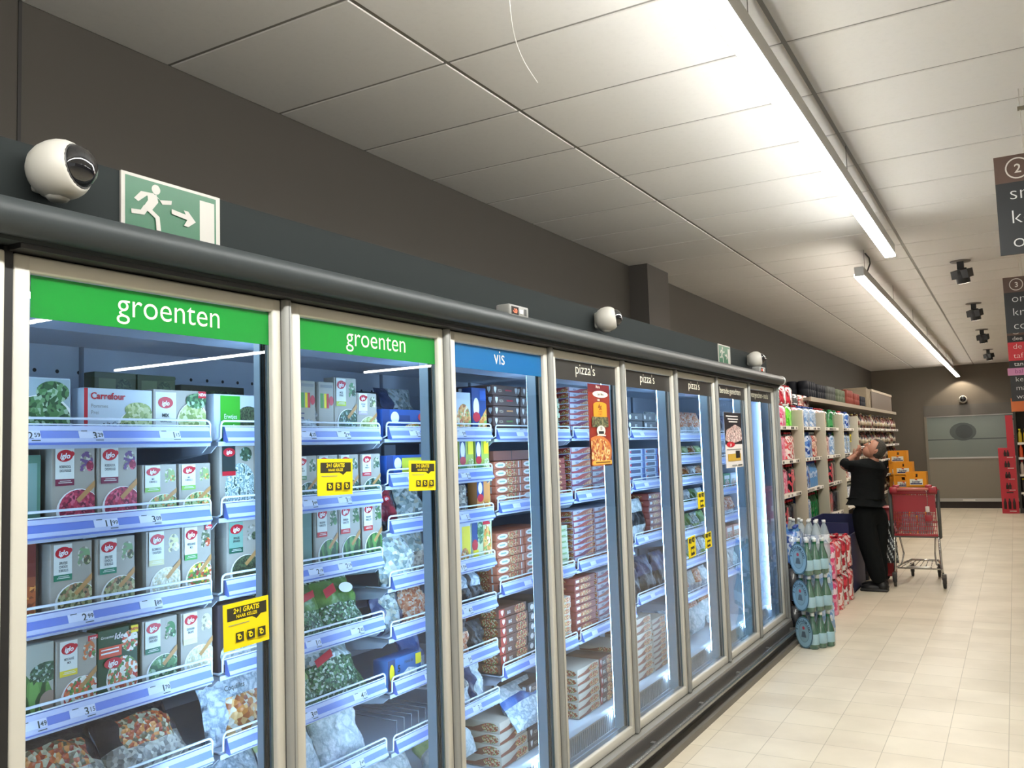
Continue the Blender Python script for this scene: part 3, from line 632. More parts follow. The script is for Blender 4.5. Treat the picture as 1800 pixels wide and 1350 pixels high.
# first door, top shelf
carton(1.215, Z1[0], .136, .165, .05, cwhite, [('r', .02, .02, .98, .98, mat('#a9bcc4', .35)), ('e', .45, .32, .62, .42, WHT), ('e', .42, .36, .58, .36, F['broc']), ('e', .65, .78, .32, .17, F['broc'])], 'broccoli box with snowy green florets, at the left end of the top shelf')
carton(1.387, Z1[0], .205, .145, .05, cwhite, [('r', 0, 0, .055, 1, RED), ('e', .8, .18, .36, .45, WHT), ('e', .82, .25, .32, .42, F['fries']), ('e', .78, .62, .2, .14, F['fries']), ('t', 'Carrefour', .09, .80, .17, RED, .02, 0, 'l', 1.0), ('t', 'Pommes', .09, .64, .10, GREY, 0, 0, 'l'), ('t', 'Prei', .09, .52, .10, GREY, 0, 0, 'l'),
    ('t', 'a la Creme', .25, .30, .13, INK, 0, .2, 'l', .9), ('p', [(.05, .3), (.3, .1), (.5, .02), (.05, .02)], mat('#c8924a'))], 'wide pale blue box with a red edge and creamed leek picture, top shelf')
carton(1.596, Z1[0], .18, .150, .05, BG, [('r', .04, .02, .42, .95, OFF), ('r', .04, .0, .42, .3, mat('#b8c48a')), ('e', .22, .75, .14, .11, RED), ('t', 'iglo', .22, .70, .12, WHT, .03, .2), ('t', 'MIX', .22, .48, .09, INK, .03), ('t', 'GEMUSE', .22, .38, .07, INK, .02), ('e', .74, .35, .32, .42, WHT), ('e', .74, .38, .29, .38, F['fries']), ('e', .8, .8, .2, .15, F['broc']), ('r', .84, .86, 1, 1, RED), ('t', 'NEW', .92, .90, .08, WHT, .03)],
    'wide box with pale green cubes and a red NEW corner, top shelf')
for t_, l_ in ((1.54, 'dark olive vegetable box lying behind the top shelf row, left one'), (1.68, 'dark olive vegetable box lying behind the top shelf row, right one')):
    carton(t_, Z1[0]+.12, .135, .09, .05, mat('#4a5238', .5), [('r', .1, .2, .5, .8, mat('#6a7250')), ('e', .7, .5, .2, .3, F['peas'])], l_, v=-.52)
    carton(t_, Z1[0], .135, .12, .05, mat('#4a5238', .5), [], l_.replace('dark olive', 'lower dark olive'), v=-.52)
carton(1.806, Z1[0]-.005, .175, .150, .05, cwhite, [('e', .78, .45, .32, .32, F['peas']), ('r', .14, .0, .58, .97, mat('#3fae2c', .4)), ('t', 'Erwtjes', .36, .50, .14, WHT, 0, 0, 'c', .8), ('t', 'extra fijn', .36, .30, .13, WHT, 0, 0, 'c', .7), ('e', .25, .14, .1, .1, mat('#4a6a3a'))], 'pale box with a bright green panel, at the top shelf joint')
carton(1.99, Z1[0], .16, .135, .05, cwhite, [('r', .1, .3, .8, .34, NAVY), ('r', .1, .45, .7, .49, NAVY), ('r', .1, .6, .75, .64, NAVY)], 'plain pale blue box right of the green panelled one')
carton(1.86, Z1[0]+.11, .26, .08, .05, mat('#4c4a3c', .5), [('r', .1, .2, .9, .8, F['peas'])], 'dark brown box lying behind the top shelf joint', v=-.55); carton(1.86, Z1[0], .26, .11, .05, mat('#4c4a3c', .5), [], 'lower dark brown box behind the top shelf joint', v=-.55)
# second shelf
carton(1.175, Z1[1], .10, .20, .20, teal, [('r', 0, 0, 1, 1, mat('#4f7a66')), ('r', .2, .3, .9, .9, mat('#7a9a92'))], 'greenish box turned sideways beside the first beetroot box')
bA = iglo_art('beet', '#7a2140', ('RODE KOOL', 'CHOUX ROUGES'), ing='#6a4a7a')
carton(1.302, Z1[1], .117, .222, .05, BG, bA, 'tall red cabbage box, left one of the pair'); carton(1.427, Z1[1], .117, .222, .05, BG, bA, 'tall red cabbage box, right one of the pair')
rA = iglo_art('rom', '#86b84a', ('MIX', 'ROMANESCO'), ing='#8fa86a')
carton(1.560, Z1[1], .112, .166, .05, BG, rA, 'short romanesco box with a green band, left one of the pair'); carton(1.680, Z1[1], .112, .166, .05, BG, rA, 'short romanesco box with a green band, right one of the pair')
sA = [('e', .6, .35, .45, .3, WHT), ('e', .6, .38, .45, .35, ramp_mat('frost_print', ['#b8ccd0', '#7f9a98', '#dce6e8', '#3f5a50'], 'noise', 60, .4)), ('r', .07, .62, .45, .97, mat('#22302e')), ('e', .27, .88, .17, .06, RED), ('t', 'iglo', .27, .86, .07, WHT, .03, .2), ('r', .07, .56, .45, .62, RED), ('e', .75, .85, .18, .1, F['spin']), ('r', .05, .02, .9, .12, mat('#b8bcb4'))]
carton(1.826, Z1[1], .135, .222, .05, BG, sA, 'frosted spinach box with a black label, left one'); carton(1.970, Z1[1], .135, .222, .05, BG, sA, 'frosted spinach box with a black label, right one')
# third shelf
carton(1.17, Z1[2], .095, .22, .05, mat('#8a4a30', .4), [('r', 0, .6, 1, .95, mat('#6a2a20')), ('r', 0, .1, 1, .5, F['meat'])], 'brown and orange box half hidden at the left frame, third shelf')
spA = iglo_art('sprout', '#1f7a5a', ('SPRUITJES', 'CHOUX', 'DE BRUXELLES'), ing='#7fa070')
carton(1.300, Z1[2], .112, .205, .05, BG, spA, 'brussels sprouts box, left one of the pair'); carton(1.425, Z1[2], .112, .205, .05, BG, spA, 'brussels sprouts box, right one of the pair')
carton(1.572, Z1[2], .112, .21, .05, BG, iglo_art('rice', '#d9d2a0', ('BLOEMKOOL', 'CHOU-FLEUR'), ing='#d8cf98'), 'cauliflower box with a pale bowl on the third shelf')
carton(1.690, Z1[2], .103, .212, .05, BG, iglo_art('mix', '#4f9a4a', ('MEXICAANSE', 'MIX'), True, ing='#5a6a4a'), 'colourful vegetable mix box with NEW corner, third shelf')
pA = iglo_art('peas', '#1f5a46', ('SPINAZIE', 'EPINARDS'), ing='#a8a49a', panel=mat('#7fa896', .45))
carton(1.850, Z1[2], .125, .212, .05, BG, pA, 'box with a teal label and dark green bowl, left one'); carton(1.982, Z1[2], .12, .212, .05, BG, pA, 'box with a teal label and dark green bowl, right one')
# fourth shelf
carton(1.190, Z1[3], .122, .20, .05, mat('#a8aca0', .3, key='carton_pale'), [('p', [(.0, .02), (1, .02), (1, .35), (.75, .72), (.5, .6), (.25, .8), (0, .6)], F['bean']), ('e', .85, .65, .35, .12, F['spin']), ('e', .9, .3, .2, .12, mat('#9a8474'))], 'green beans box at the left end of the fourth shelf')
carton(1.318, Z1[3], .108, .195, .05, BG, iglo_art('mix2', '#e8d23a', ('MEXICAANSE', 'MIX'), True, ing='#c8703a'), 'vegetable box with a yellow band and NEW corner')
carton(1.430, Z1[3], .116, .198, .05, cgreen, [('e', .62, .33, .42, .28, WHT), ('e', .63, .36, .4, .26, F['mix2']), ('e', .8, .8, .22, .14, F['mix2']), ('r', .02, .64, .58, .78, mat('#d8563a')), ('t', 'Idee', .55, .86, .11, WHT, .02, .25), ('t', 'Groenten', .22, .89, .05, WHT, 0, .1), ('r', .06, .69, .5, .71, WHT), ('r', .06, .74, .5, .755, WHT), ('e', .35, .56, .22, .07, RED), ('t', 'iglo', .35, .525, .1, WHT, .03, .2), ('r', .8, .9, 1, 1, YEL), ('t', 'NEW', .9, .93, .05, RED, .03), ('e', .2, .06, .16, .08, cwhite)],
    'dark green Idee vegetable box on the fourth shelf')
carton(1.560, Z1[3], .112, .20, .05, BG, iglo_art('broc', '#1f6a4a', ('GROENE KOOL', 'CHOU VERT'), ing='#3f7a44'), 'kale box with a green leaf picture, fourth shelf')
carton(1.684, Z1[3], .112, .20, .05, BG, iglo_art('rice', '#d9d2a0', ('SCHORSENEREN', 'SALSIFIS'), ing='#c8bf98'), 'salsify box with a pale bowl, fourth shelf')
carton(1.815, Z1[3], .16, .20, .05, mat('#3d353c', .4), [('t', 'CHAMPI', .4, .76, .09, GREY, 0, .1), ('t', 'GNONS', .4, .62, .09, GREY, 0, .1), ('e', .5, .25, .45, .22, F['white'])], 'dark mushroom box behind the low yellow card')
# rows standing one behind the other: visible flanks of the boxes behind
n_ = 0
for (t_, z_, w_, h_, nm) in ((1.302, Z1[1], .117, .222, 'red cabbage box'), (1.300, Z1[2], .112, .205, 'brussels sprouts box'), (1.318, Z1[3], .108, .195, 'yellow banded box'), (1.850, Z1[2], .125, .212, 'teal labelled box')):
    for j in (1, 2, 3):
        carton(t_, z_, w_, h_, .05, BG, [], 'grey box standing %s behind the left %s' % (ORD[j-1], nm), v=FV-.052*j, group='boxes behind the front rows')

# ------------------------------------------------------------------ products: bags
def bag_mesh(w, h, d, fn, nu=14, nv=16, seed=0, crum=.006):
    rr = random.Random(seed); m = MB(); vs = []
    ph = [rr.uniform(0, 6) for _ in range(6)]
    for side in (1, -1):
        for j in range(nv+1):
            for i in range(nu+1):
                u, v = i/nu, j/nv
                e = (max(math.sin(PI*u), 0)**.5)*(max(math.sin(PI*v), 0)**.45)
                e *= 1.15-.35*v
                wob = crum*(math.sin(9*u+ph[0]+4*v)+math.sin(13*v+ph[1]+3*u)+math.sin(21*u+17*v+ph[2])) + rr.uniform(-1, 1)*crum*.5
                inset = .04*math.sin(PI*v)*(1 if u > .5 else -1)*abs(2*u-1)*w
                y = (u-.5)*w+w/2-inset; vs.append((side*(d/2*e)+wob*(e if True else 1), y+wob*.3, v*h))
    n = (nu+1)*(nv+1); fs = []; ms = []
    for s in (0, 1):
        for j in range(nv):
            for i in range(nu):
                a = s*n+j*(nu+1)+i; q = (a, a+1, a+nu+2, a+nu+1); fs.append(q if s == 0 else q[::-1]); ms.append(fn((i+.5)/nu, (j+.5)/nv))
    for j in range(nv):
        for i, fl in ((0, 0), (nu, 1)):
            a = j*(nu+1)+i; q = (a, a+nu+1, n+a+nu+1, n+a); fs.append(q if fl else q[::-1]); ms.append(fn(i/nu, (j+.5)/nv))
    m.add(vs, fs, ms, True); return m
PL = dict(rough=.18, bump=.5, bscale=45, coat=.6)
def shiny(name, cols, scale=60, kind='voronoi', bump=.25):
    m = ramp_mat(name, cols, kind, scale*(1.6 if kind == 'voronoi' else 1), .28, .9 if kind == 'noise' else .5, smooth=(kind == 'noise'), detail=6.); b = m.node_tree.nodes['Principled BSDF']; b.inputs['Coat Weight'].default_value = .25; b.inputs['Coat Roughness'].default_value = .3; return m
B_DARK = shiny('bag_dark_brown', ['#2a2024', '#33262a', '#241c20'], 12, 'noise'); B_FISH = shiny('bag_salmon_dish', ['#c8602c', '#e0954c', '#a03f22', '#c8c0a0', '#7a6a4a'], 55)
B_GREY = shiny('bag_grey_grain', ['#9a948a', '#b8b0a0', '#7a746a', '#cfc8b8'], 50); B_ICE = shiny('bag_ice_blue', ['#b8c8d4', '#d4e0e8', '#93a8b8', '#e4ecf2'], 30, 'noise')
B_COQ = shiny('bag_coquille', ['#c8803c', '#e8b878', '#a85a2c', '#e4dcc8'], 40); B_GRN = shiny('bag_green', ['#5f8a3c', '#7aa350', '#4a7234'], 10, 'noise'); B_LEAF = shiny('bag_leaf', ['#2c5230', '#4a7a48', '#c4d4c0', '#23452a', '#5c8c54'], 80)
B_WHT = shiny('bag_white', ['#d4dad8', '#e8ecea', '#bcc8c8', '#f2f4f4'], 22, 'noise'); B_LIME = shiny('bag_lime', ['#a8c070', '#c4d490', '#93b060'], 14, 'noise'); B_SIL = shiny('bag_clear_pale', ['#9fb0ac', '#c8d4d0', '#7f9492', '#e4ecea', '#b8b8a4'], 40)
B_RED = shiny('bag_red', ['#8a2430', '#a83440', '#6a1a28'], 20, 'noise'); B_BLU = shiny('bag_blue', ['#2a58a0', '#3c70b8', '#1f4488'], 12, 'noise'); B_BLK = shiny('bag_black', ['#1c2024', '#2c3238', '#14181c'], 20, 'noise'); B_ORG = shiny('bag_shrimp', ['#d88a5c', '#e8b48c', '#c8683c', '#e8d8c8'], 70)
B_NVY = shiny('bag_navy', ['#2a3458', '#3c4870', '#1f2844'], 16, 'noise')
def bag(t, z, w, h, d, fn, label, cat='food bag', group='frozen food bags', v=-.36, lean=-.25, rz=0, rx=0, seed=0, items=None, name='frozen_food_bag'):
    u_ = math.floor((t+w/2-T0)/P); lo = T0+u_*P+.024; hi = T0+(u_+1)*P-.024
    if t < lo: w -= lo-t; t = lo
    if t+w > hi: w = hi-t
    m = bag_mesh(w, h, d, fn, seed=seed)
    if items: art(m, (d*.5+.004, w*.12, h*.2), (0, 1, 0), (0, 0, 1), w*.76, h*.6, items, .001)
    o = m.build(name, None, MF @ T(v-d*.3, t, z+abs(math.sin(lean))*d*.52+abs(math.sin(rx))*w, rz, rx, lean)); return tag(o, label, cat, group)
fd = lambda u, v: B_FISH if (abs(u-.55) < .33 and abs(v-.42) < .2) else B_GREY if v < .3 else B_DARK
bag(1.22, Z1[4]-.02, .30, .22, .09, fd, 'dark frozen meal bag with orange dish, left one, fifth shelf', seed=1, lean=-.75, items=[('t', 'PAN AAN', .45, .95, .12, mat('#8a8284'), 0, .1)])
bag(1.50, Z1[4]-.02, .30, .235, .09, fd, 'dark frozen meal bag with orange dish, right one, fifth shelf', seed=2, lean=-.75, items=[('t', "PARADISO", .45, .95, .12, mat('#8a8284'), 0, .1)])
bag(1.14, Z1[4]-.02, .12, .15, .07, lambda u, v: B_DARK if v > .4 else B_GREY, 'dark meal bag cut off by the left frame, fifth shelf', seed=3, lean=-.6)
bag(1.80, Z1[4]-.02, .26, .22, .08, lambda u, v: B_COQ if abs(u-.6) < .3 and v < .62 else B_ICE, 'icy blue scallop bag with orange picture, fifth shelf', seed=4, items=[('t', 'Coquilles', .4, .86, .16, INK, .01, .1, 'c', 1.0), ('t', 'St. Jacques', .45, .70, .09, INK, 0, .1)])
for i, (t_, f_) in enumerate(((1.2, B_DARK), (1.5, B_DARK), (1.81, B_ICE))):
    bag(t_, Z1[5]-.02, .27, .20, .09, lambda u, v, f_=f_: f_ if v > .4 else B_GREY, '%s frozen bag on the lowest visible shelf, first door, %s place' % (['brown', 'brown', 'pale blue'][i], ORD[i]), seed=5+i, lean=-.6)
# second door, left unit
for i, t_ in enumerate((2.165, 2.258)):
    carton(t_, Z1[0], .075, .205, .12, BG, [('r', .1, .55, .3, .8, mat('#5a9a4a')), ('r', .35, .55, .5, .8, YEL), ('r', .52, .55, .66, .8, mat('#c83a3a')), ('e', .82, .68, .15, .08, RED), ('r', .1, .9, .9, .95, GREY)], 'narrow end-on vegetable box beside the tall one, %s' % ['left', 'right'][i])
carton(2.336, Z1[0], .118, .225, .05, BG, iglo_art('spin', '#b8c83a', ('MOES', 'PUREE'), ing='#5a8a5a'), 'tallest vegetable box on the top shelf, second door')
carton(2.456, Z1[0], .112, .175, .05, BG, iglo_art('fries', '#b8a8c8', ('KNOLSELDER', 'CELERI'), ing='#6a7a5a'), 'shorter vegetable box right of the tallest, second door')
bag(2.12, Z1[0], .18, .135, .07, lambda u, v: B_ICE, 'white and blue bag lying before the boxes, second door', v=-.34, seed=9, lean=-.1, items=[('r', .0, .7, .3, .75, NAVY), ('r', 0, .5, .26, .55, NAVY), ('r', 0, .3, .28, .35, NAVY)])
carton(2.01, Z1[0]-.15, .5, .05, .12, mat('#5a3a2c', .5), [('t', 'CHEF', .35, .25, .6, mat('#a8683c'), .03), ('t', 'ALTIN', .7, .25, .6, mat('#8a8478'), .03)], 'long dark brown tray box hanging low under the top shelf', v=-.42)
for i, t_ in enumerate((2.14, 2.245, 2.355, 2.47)):
    carton(t_, Z1[1], .102 if i < 3 else .112, .178, .05, BG, iglo_art('spin', '#c83a44' if i > 1 else '#5a8a5a', ('PREI', 'POIREAUX'), ing='#5a7a5a'), 'leek box on the second shelf, %s from the left' % ORD[i])
for i, t_ in enumerate((2.23, 2.348, 2.472)):
    carton(t_, Z1[2], .113, .23, .05, BG, iglo_art('bean', '#c8322c', ('FIJNE BONEN', 'HARICOTS'), ing='#4a6a44'), 'green beans box with a red band, %s of three' % ['left', 'middle', 'right'][i])
carton(2.115, Z1[2], .10, .22, .12, teal, [], 'teal flank of a box left of the beans boxes')
gf = lambda u, v: B_LEAF if v < .42 else B_GRN if v < .85 else B_LEAF
gt = [('p', [(.45, .55), (.9, .7), (.92, .9), (.45, .75)], RED), ('t', 'HARICOTS', .25, .80, .10, WHT, .02, .1, 'c', .7), ('t', 'verts', .25, .68, .10, WHT, .02, .1)]
bag(2.08, Z1[3]-.015, .27, .21, .09, gf, 'green vegetable bag, left one, fourth shelf, second door', seed=11, lean=-.5, items=gt)
bag(2.31, Z1[3]-.015, .28, .215, .09, gf, 'green vegetable bag with a red label, right one, fourth shelf', seed=12, lean=-.5, items=[('p', [(.05, .55), (.4, .7), (.4, .95), (.05, .8)], RED), ('e', .7, .75, .2, .15, WHT)])
bag(2.06, Z1[4]-.015, .24, .18, .08, lambda u, v: B_LIME if v > .5 else B_LEAF, 'pale green bag at the left of the fifth shelf, second door', seed=13, lean=-.6)
bag(2.26, Z1[4]-.015, .31, .22, .09, lambda u, v: B_LEAF if v < .55 else B_SIL, 'dark leafy bag with a red label, fifth shelf, second door', seed=14, lean=-.6, items=[('p', [(.05, .45), (.5, .65), (.5, .85), (.05, .65)], RED), ('t', 'EPINARDS', .3, .92, .1, INK, .02, .1)])
bag(2.05, Z1[5]-.02, .26, .23, .10, lambda u, v: B_LIME if v > .62 else B_WHT, 'white and lime bag, left one, sixth shelf, second door', seed=15, lean=-.45)
bag(2.30, Z1[5]-.02, .27, .235, .10, lambda u, v: B_LIME if v > .66 else B_WHT, 'white and lime bag, right one, sixth shelf, second door', seed=16, lean=-.45)
# unit behind the second and third door
blueb = mat('#2d5aa8', .35, key='carton_blue')
capt = [('r', 0, 0, .16, 1, mat('#22407c')), ('e', .27, .72, .09, .2, WHT), ('e', .27, .22, .1, .2, RED), ('t', 'iglo', .27, .15, .2, WHT, .03, .2), ('r', .36, .5, .6, .8, mat('#22407c')), ('e', .68, .25, .26, .28, F['fish']), ('e', .88, .75, .1, .15, RED), ('r', .82, .1, 1, .5, F['fish'])]
carton(2.60, ZC[0], .285, .115, .06, blueb, capt, 'long blue fish box on the top shelf of the second door', group='fish boxes', name='fish_box')
carton(2.62, ZC[1], .255, .115, .06, blueb, capt[:6]+[('p', [(.36, .2), (.9, .3), (.9, .9), (.36, .9)], mat('#cfd83a')), ('e', .7, .3, .2, .25, F['fish'])], 'blue and yellow fish box, second level, second door', group='fish boxes', name='fish_box')
carton(2.895, ZC[1], .07, .16, .05, cwhite, [('r', .2, .2, .8, .5, blueb)], 'narrow white box beside the blue and yellow one', group='fish boxes', name='fish_box')
bag(2.62, ZC[0]+.0, .26, .20, .07, lambda u, v: B_NVY if v < .6 else B_BLK, 'dark navy bag standing behind the long blue fish box', v=-.50, seed=20)
bag(2.84, ZC[0]+.0, .24, .22, .07, lambda u, v: B_SIL if (u > .3 and v > .3) else B_NVY, 'crumpled silver bag leaning behind the long blue box', v=-.50, seed=21)
bag(2.59, ZC[2]-.01, .15, .185, .07, lambda u, v: B_RED if abs(u-.5) < .36 and v > .2 else B_BLK, 'dark bag with a red label, third level, second door', seed=22, items=[('e', .45, .75, .2, .1, RED), ('t', 'iglo', .45, .7, .14, WHT, .03, .2)])
bag(2.75, ZC[2]-.01, .17, .18, .07, lambda u, v: YEL if v > .85 else B_SIL, 'clear shrimp bag with a yellow top, third level', seed=23)
bag(2.565, ZC[3]-.03, .23, .235, .12, lambda u, v: B_SIL, 'big clear bag bulging over the rail, fourth level, second door', seed=24, v=-.31, lean=-.25)
bag(2.79, ZC[3]-.01, .15, .20, .09, lambda u, v: B_GREY if v < .5 else B_SIL, 'grey mussel bag right of the big clear bag', seed=25)
bag(2.59, ZC[4]-.01, .17, .175, .08, lambda u, v: B_SIL if abs(u-.5) < .3 and v < .8 else B_NVY, 'navy and silver bag, fifth level, second door', seed=26)
bag(2.76, ZC[4]-.01, .16, .18, .08, lambda u, v: B_ORG, 'pale orange shrimp bag, fifth level, second door', seed=27)
carton(2.60, ZC[5], .205, .115, .07, mat('#3c6ea8', .35), [('r', 0, 0, .22, 1, mat('#1f3660')), ('e', .12, .55, .07, .3, YEL), ('e', .13, .2, .09, .16, RED), ('t', '5', .32, .55, .3, BLK, .03), ('t', 'Filets de', .62, .75, .14, INK, .01, 0), ('p', [(.3, .1), (.85, .1), (.85, .5), (.6, .6), (.3, .35)], F['white']), ('r', .82, .6, 1, .95, YEL)], 'blue fish fillet box, sixth level, second door', group='fish boxes', name='fish_box')
bag(2.80, ZC[5]-.01, .15, .20, .06, lambda u, v: B_BLU if v > .3 else B_ICE, 'bright blue bag behind the fillet box, sixth level', seed=28, v=-.40)
bag(2.62, .20, .26, .26, .12, lambda u, v: B_WHT if v > .4 else B_RED, 'white and red bag in the bottom tray, second door', seed=29, lean=-.5)
# wire dividers in the empty shelf
wd = MB()
for i in range(6): wd.tube([(-.33, 2.64+.045*i, ZC[6]-.06+.06), (-.33, 2.64+.045*i, ZC[6]+.10), (-.75, 2.64+.045*i, ZC[6]+.10)], .002, mat('#8a929a', .3, .5), 6)
tag(wd.build('wire_divider', None, MF), 'row of thin wire dividers in the empty shelf, second door', 'wire divider')
# third door, left sliver
ob = mat('#d8904a', .4)
carton(3.10, ZC[0], .112, .20, .05, cwhite, [('e', .5, .35, .5, .4, F['fish']), ('e', .6, .12, .2, .08, WHT)], 'white box with orange picture, top level, third door', group='fish boxes', name='fish_box')
carton(3.222, ZC[0], .118, .225, .05, mat('#22407c', .4), [('e', .3, .6, .2, .2, WHT), ('e', .3, .42, .25, .1, RED), ('p', [(.3, 0), (1, 0), (1, .6), (.4, .3)], F['fish']), ('r', .55, .75, .95, .95, blueb)], 'navy captain box, top level, third door', group='fish boxes', name='fish_box')
for i, t_ in enumerate((3.11, 3.236)):
    carton(t_, ZC[1], .115, .18, .05, mat('#a8b84a', .4), [('r', .05, .4, .45, 1, mat('#22407c')), ('e', .25, .7, .15, .2, WHT), ('e', .25, .45, .2, .1, RED), ('r', .05, .05, .5, .35, mat('#4a8a3a')), ('e', .8, .2, .3, .3, F['fries']), ('r', .6, .6, .95, .95, YEL)], 'yellow green breaded fish box, second level, %s one' % ['left', 'right'][i], group='fish boxes', name='fish_box')
bag(3.10, ZC[2], .13, .165, .06, lambda u, v: B_GREY if abs(u-.5) < .35 and abs(v-.5) < .4 else B_NVY, 'navy bag with brown contents, third level, third door', seed=30, lean=-.1)
carton(3.242, ZC[2], .11, .175, .05, ob, [('r', 0, .5, .5, 1, mat('#22407c')), ('e', .25, .75, .15, .15, WHT), ('e', .25, .5, .22, .1, RED), ('e', .7, .25, .35, .2, F['fish'])], 'orange captain box, third level, third door', group='fish boxes', name='fish_box')
carton(3.085, ZC[3], .10, .20, .05, cwhite, [('r', .3, .3, .95, .9, YEL), ('e', .5, .25, .3, .2, F['fish'])], 'white and yellow box, fourth level, third door', group='fish boxes', name='fish_box')
carton(3.19, ZC[3], .165, .205, .05, mat('#c8d0a0', .4), [('r', .02, .5, .3, 1, mat('#22407c')), ('e', .15, .45, .14, .12, RED), ('e', .75, .4, .2, .45, F['fish']), ('e', .42, .7, .15, .25, F['broc']), ('r', .55, .85, .9, .97, RED), ('r', .05, .05, .3, .35, YEL)], 'box with orange fillet and green herbs, fourth level', group='fish boxes', name='fish_box')
for i, (t_, sd) in enumerate(((3.09, 31), (3.21, 32))):
    bag(t_, ZC[4], .14, .145, .08, lambda u, v: B_ICE if v > .62 and abs(u-.5) < .3 else B_BLK if v > .2 else B_NVY, 'dark bag with a white paper tag, fifth level, %s one' % ['left', 'right'][i], seed=sd, lean=-.1)
bag(3.08, ZC[5], .12, .16, .06, lambda u, v: B_ORG if v < .7 else B_DARK, 'orange shrimp bag, sixth level, third door', seed=33, lean=-.1); bag(3.20, ZC[5], .15, .14, .07, lambda u, v: B_BLK, 'black bag right of the orange one, sixth level', seed=34, lean=-.1)
bag(3.07, ZC[6], .14, .15, .07, lambda u, v: B_WHT if v < .5 else B_GREY, 'white and grey bag, seventh level, third door, left one', seed=35); bag(3.20, ZC[6], .15, .17, .08, lambda u, v: B_WHT if u > .3 else B_NVY, 'white bag with dark edge, seventh level, third door', seed=36)
bag(3.00, .20, .40, .20, .2, lambda u, v: B_LIME if v > .5 else B_WHT, 'large pale bag lying in the bottom tray, third door', seed=37, lean=-.9)

# ------------------------------------------------------------------ stacks of flat boxes
heart = lambda x, m=WHT: ('p', [(x, .2), (x+.045, .55), (x+.045, .8), (x+.01, .85), (x, .72), (x-.01, .85), (x-.045, .8), (x-.045, .55)], m)
def flat_mesh(kind, w, h, d, var=0):
    if kind == 'dark': base = mat('#5b4138', .45); it = [heart(.12), ('t', 'PIZZA', .3, .35, .35, mat('#c8b8a0'), .02, 0, 'c', .8), ('r', .5, .45, .75, .6, [RED, mat('#5f8a3a'), ob][var % 3]), heart(.92)]
    elif kind == 'salmon': base = mat('#b8694a', .45); it = [('e', .6, .5, .2, .8, F['pizza']), ('e', .22, .5, .18, .34, WHT), ('r', .12, .4, .32, .6, mat('#8fae9a')), ('r', .86, .1, .9, .9, OFF)]
    elif kind == 'brown': base = mat('#6e4434', .45); it = [('r', 0, 0, .2, 1, mat('#a83a2a')), heart(.12), ('t', 'BIG', .35, .25, .5, OFF, .03), ('e', .75, .5, .2, .6, F['pizza'])]
    elif kind == 'black': base = mat('#2c2c30', .4); it = [('e', .15, .5, .07, .3, WHT), ('t', 'BIG', .55, .25, .5, OFF, .03)]
    elif kind == 'swoosh': base = mat('#b9b9c4', .4); it = [('p', [(.45, 0), (1, .1), (1, .9), (.7, .75), (.45, .25)], F['pizza']), ('p', [(0, .0), (.5, 0), (.9, .75), (1, 1), (.6, .8), (.3, .35), (0, .25)], mat(['#9a2c34', '#a8522c', '#7a2a4a', '#a83a2a'][var % 4])), ('t', 'PIZZA', .3, .45, .4, mat('#5c5c78'), .04, .2), ('r', 0, 0, .04, 1, mat('#8a2a32'))]
    elif kind == 'green': base = mat('#b4bc9c', .4); it = [('r', .1, .1, .9, .35, mat('#6f8f4a')), ('r', .2, .5, .6, .8, mat('#4a5a4a'))]
    elif kind == 'navyw': base = mat('#a9bcd8', .35); it = [('r', .15, .25, .75, .8, mat('#2c3a5c')), ('r', .85, 0, 1, 1, mat('#2d5aa8')), ('e', .12, .5, .05, .2, RED)]
    elif kind == 'red': base = mat('#8c3a2c', .4); it = [('e', .5, .5, .3, .35, F['pizza']), ('r', .05, .3, .2, .7, WHT)]
    elif kind == 'pale': base = mat('#c9b8a4', .4); it = [('p', [(0, .0), (.5, 0), (.9, .75), (.6, .8), (.3, .35), (0, .25)], mat('#8a4a34')), ('e', .75, .5, .22, .4, F['pizza'])]
    m = carton_mesh(w, h, d, base, it); art(m, (-d, -.0001, 0), (1, 0, 0), (0, 0, 1), d, h, it); return m
def stack(kind, t, z, w, h, n, d, name, desc, where, cat='pizza box', group=None, v=FV, jit=.004):
    protos = []
    for i in range(n):
        va = i % 4
        M = MF @ T(v+random.uniform(-jit, jit), t+random.uniform(-jit, jit), z+i*h)
        pos = 'top' if i == n-1 else 'bottom' if i == 0 else ORD[i]+' from bottom'
        lab = '%s, %s, %s' % (desc, pos, where)
        if va < len(protos): dup(protos[va], M, lab)
        else:
            o = flat_mesh(kind, w, h*.97, d, va).build(name, None, M); tag(o, lab, cat, group or ('flat pizza boxes, ' + where)); protos.append(o)
stack('dark', 3.40, Z4[0]+.01, .235, .0485, 5, .2, 'pizza_box', 'brown heart pizza box', 'left stack, third door, top shelf')
stack('dark', 3.655, Z4[0]+.01, .235, .0485, 5, .2, 'pizza_box', 'brown heart pizza box', 'right stack, third door, top shelf')
stack('salmon', 3.395, Z4[1]+.005, .25, .0375, 6, .22, 'pizza_box', 'orange pizza box', 'left stack, third door, second shelf'); stack('salmon', 3.655, Z4[1]+.005, .235, .0375, 6, .22, 'pizza_box', 'orange pizza box', 'right stack, third door, second shelf')
t__ = carton(3.39, Z4[1]+.232, .50, .045, .2, mat('#7a4636', .5), [('r', .32, .0, .33, 1, BLK), ('r', .65, 0, .66, 1, BLK)], 'long brown tray on top of the orange pizza stacks', group='pizza trays', name='carton_tray')
stack('salmon', 3.395, Z4[2]+.005, .25, .0375, 7, .22, 'pizza_box', 'orange pizza box', 'left stack, third door, third shelf'); stack('salmon', 3.655, Z4[2]+.005, .235, .0375, 7, .22, 'pizza_box', 'orange pizza box', 'right stack, third door, third shelf')
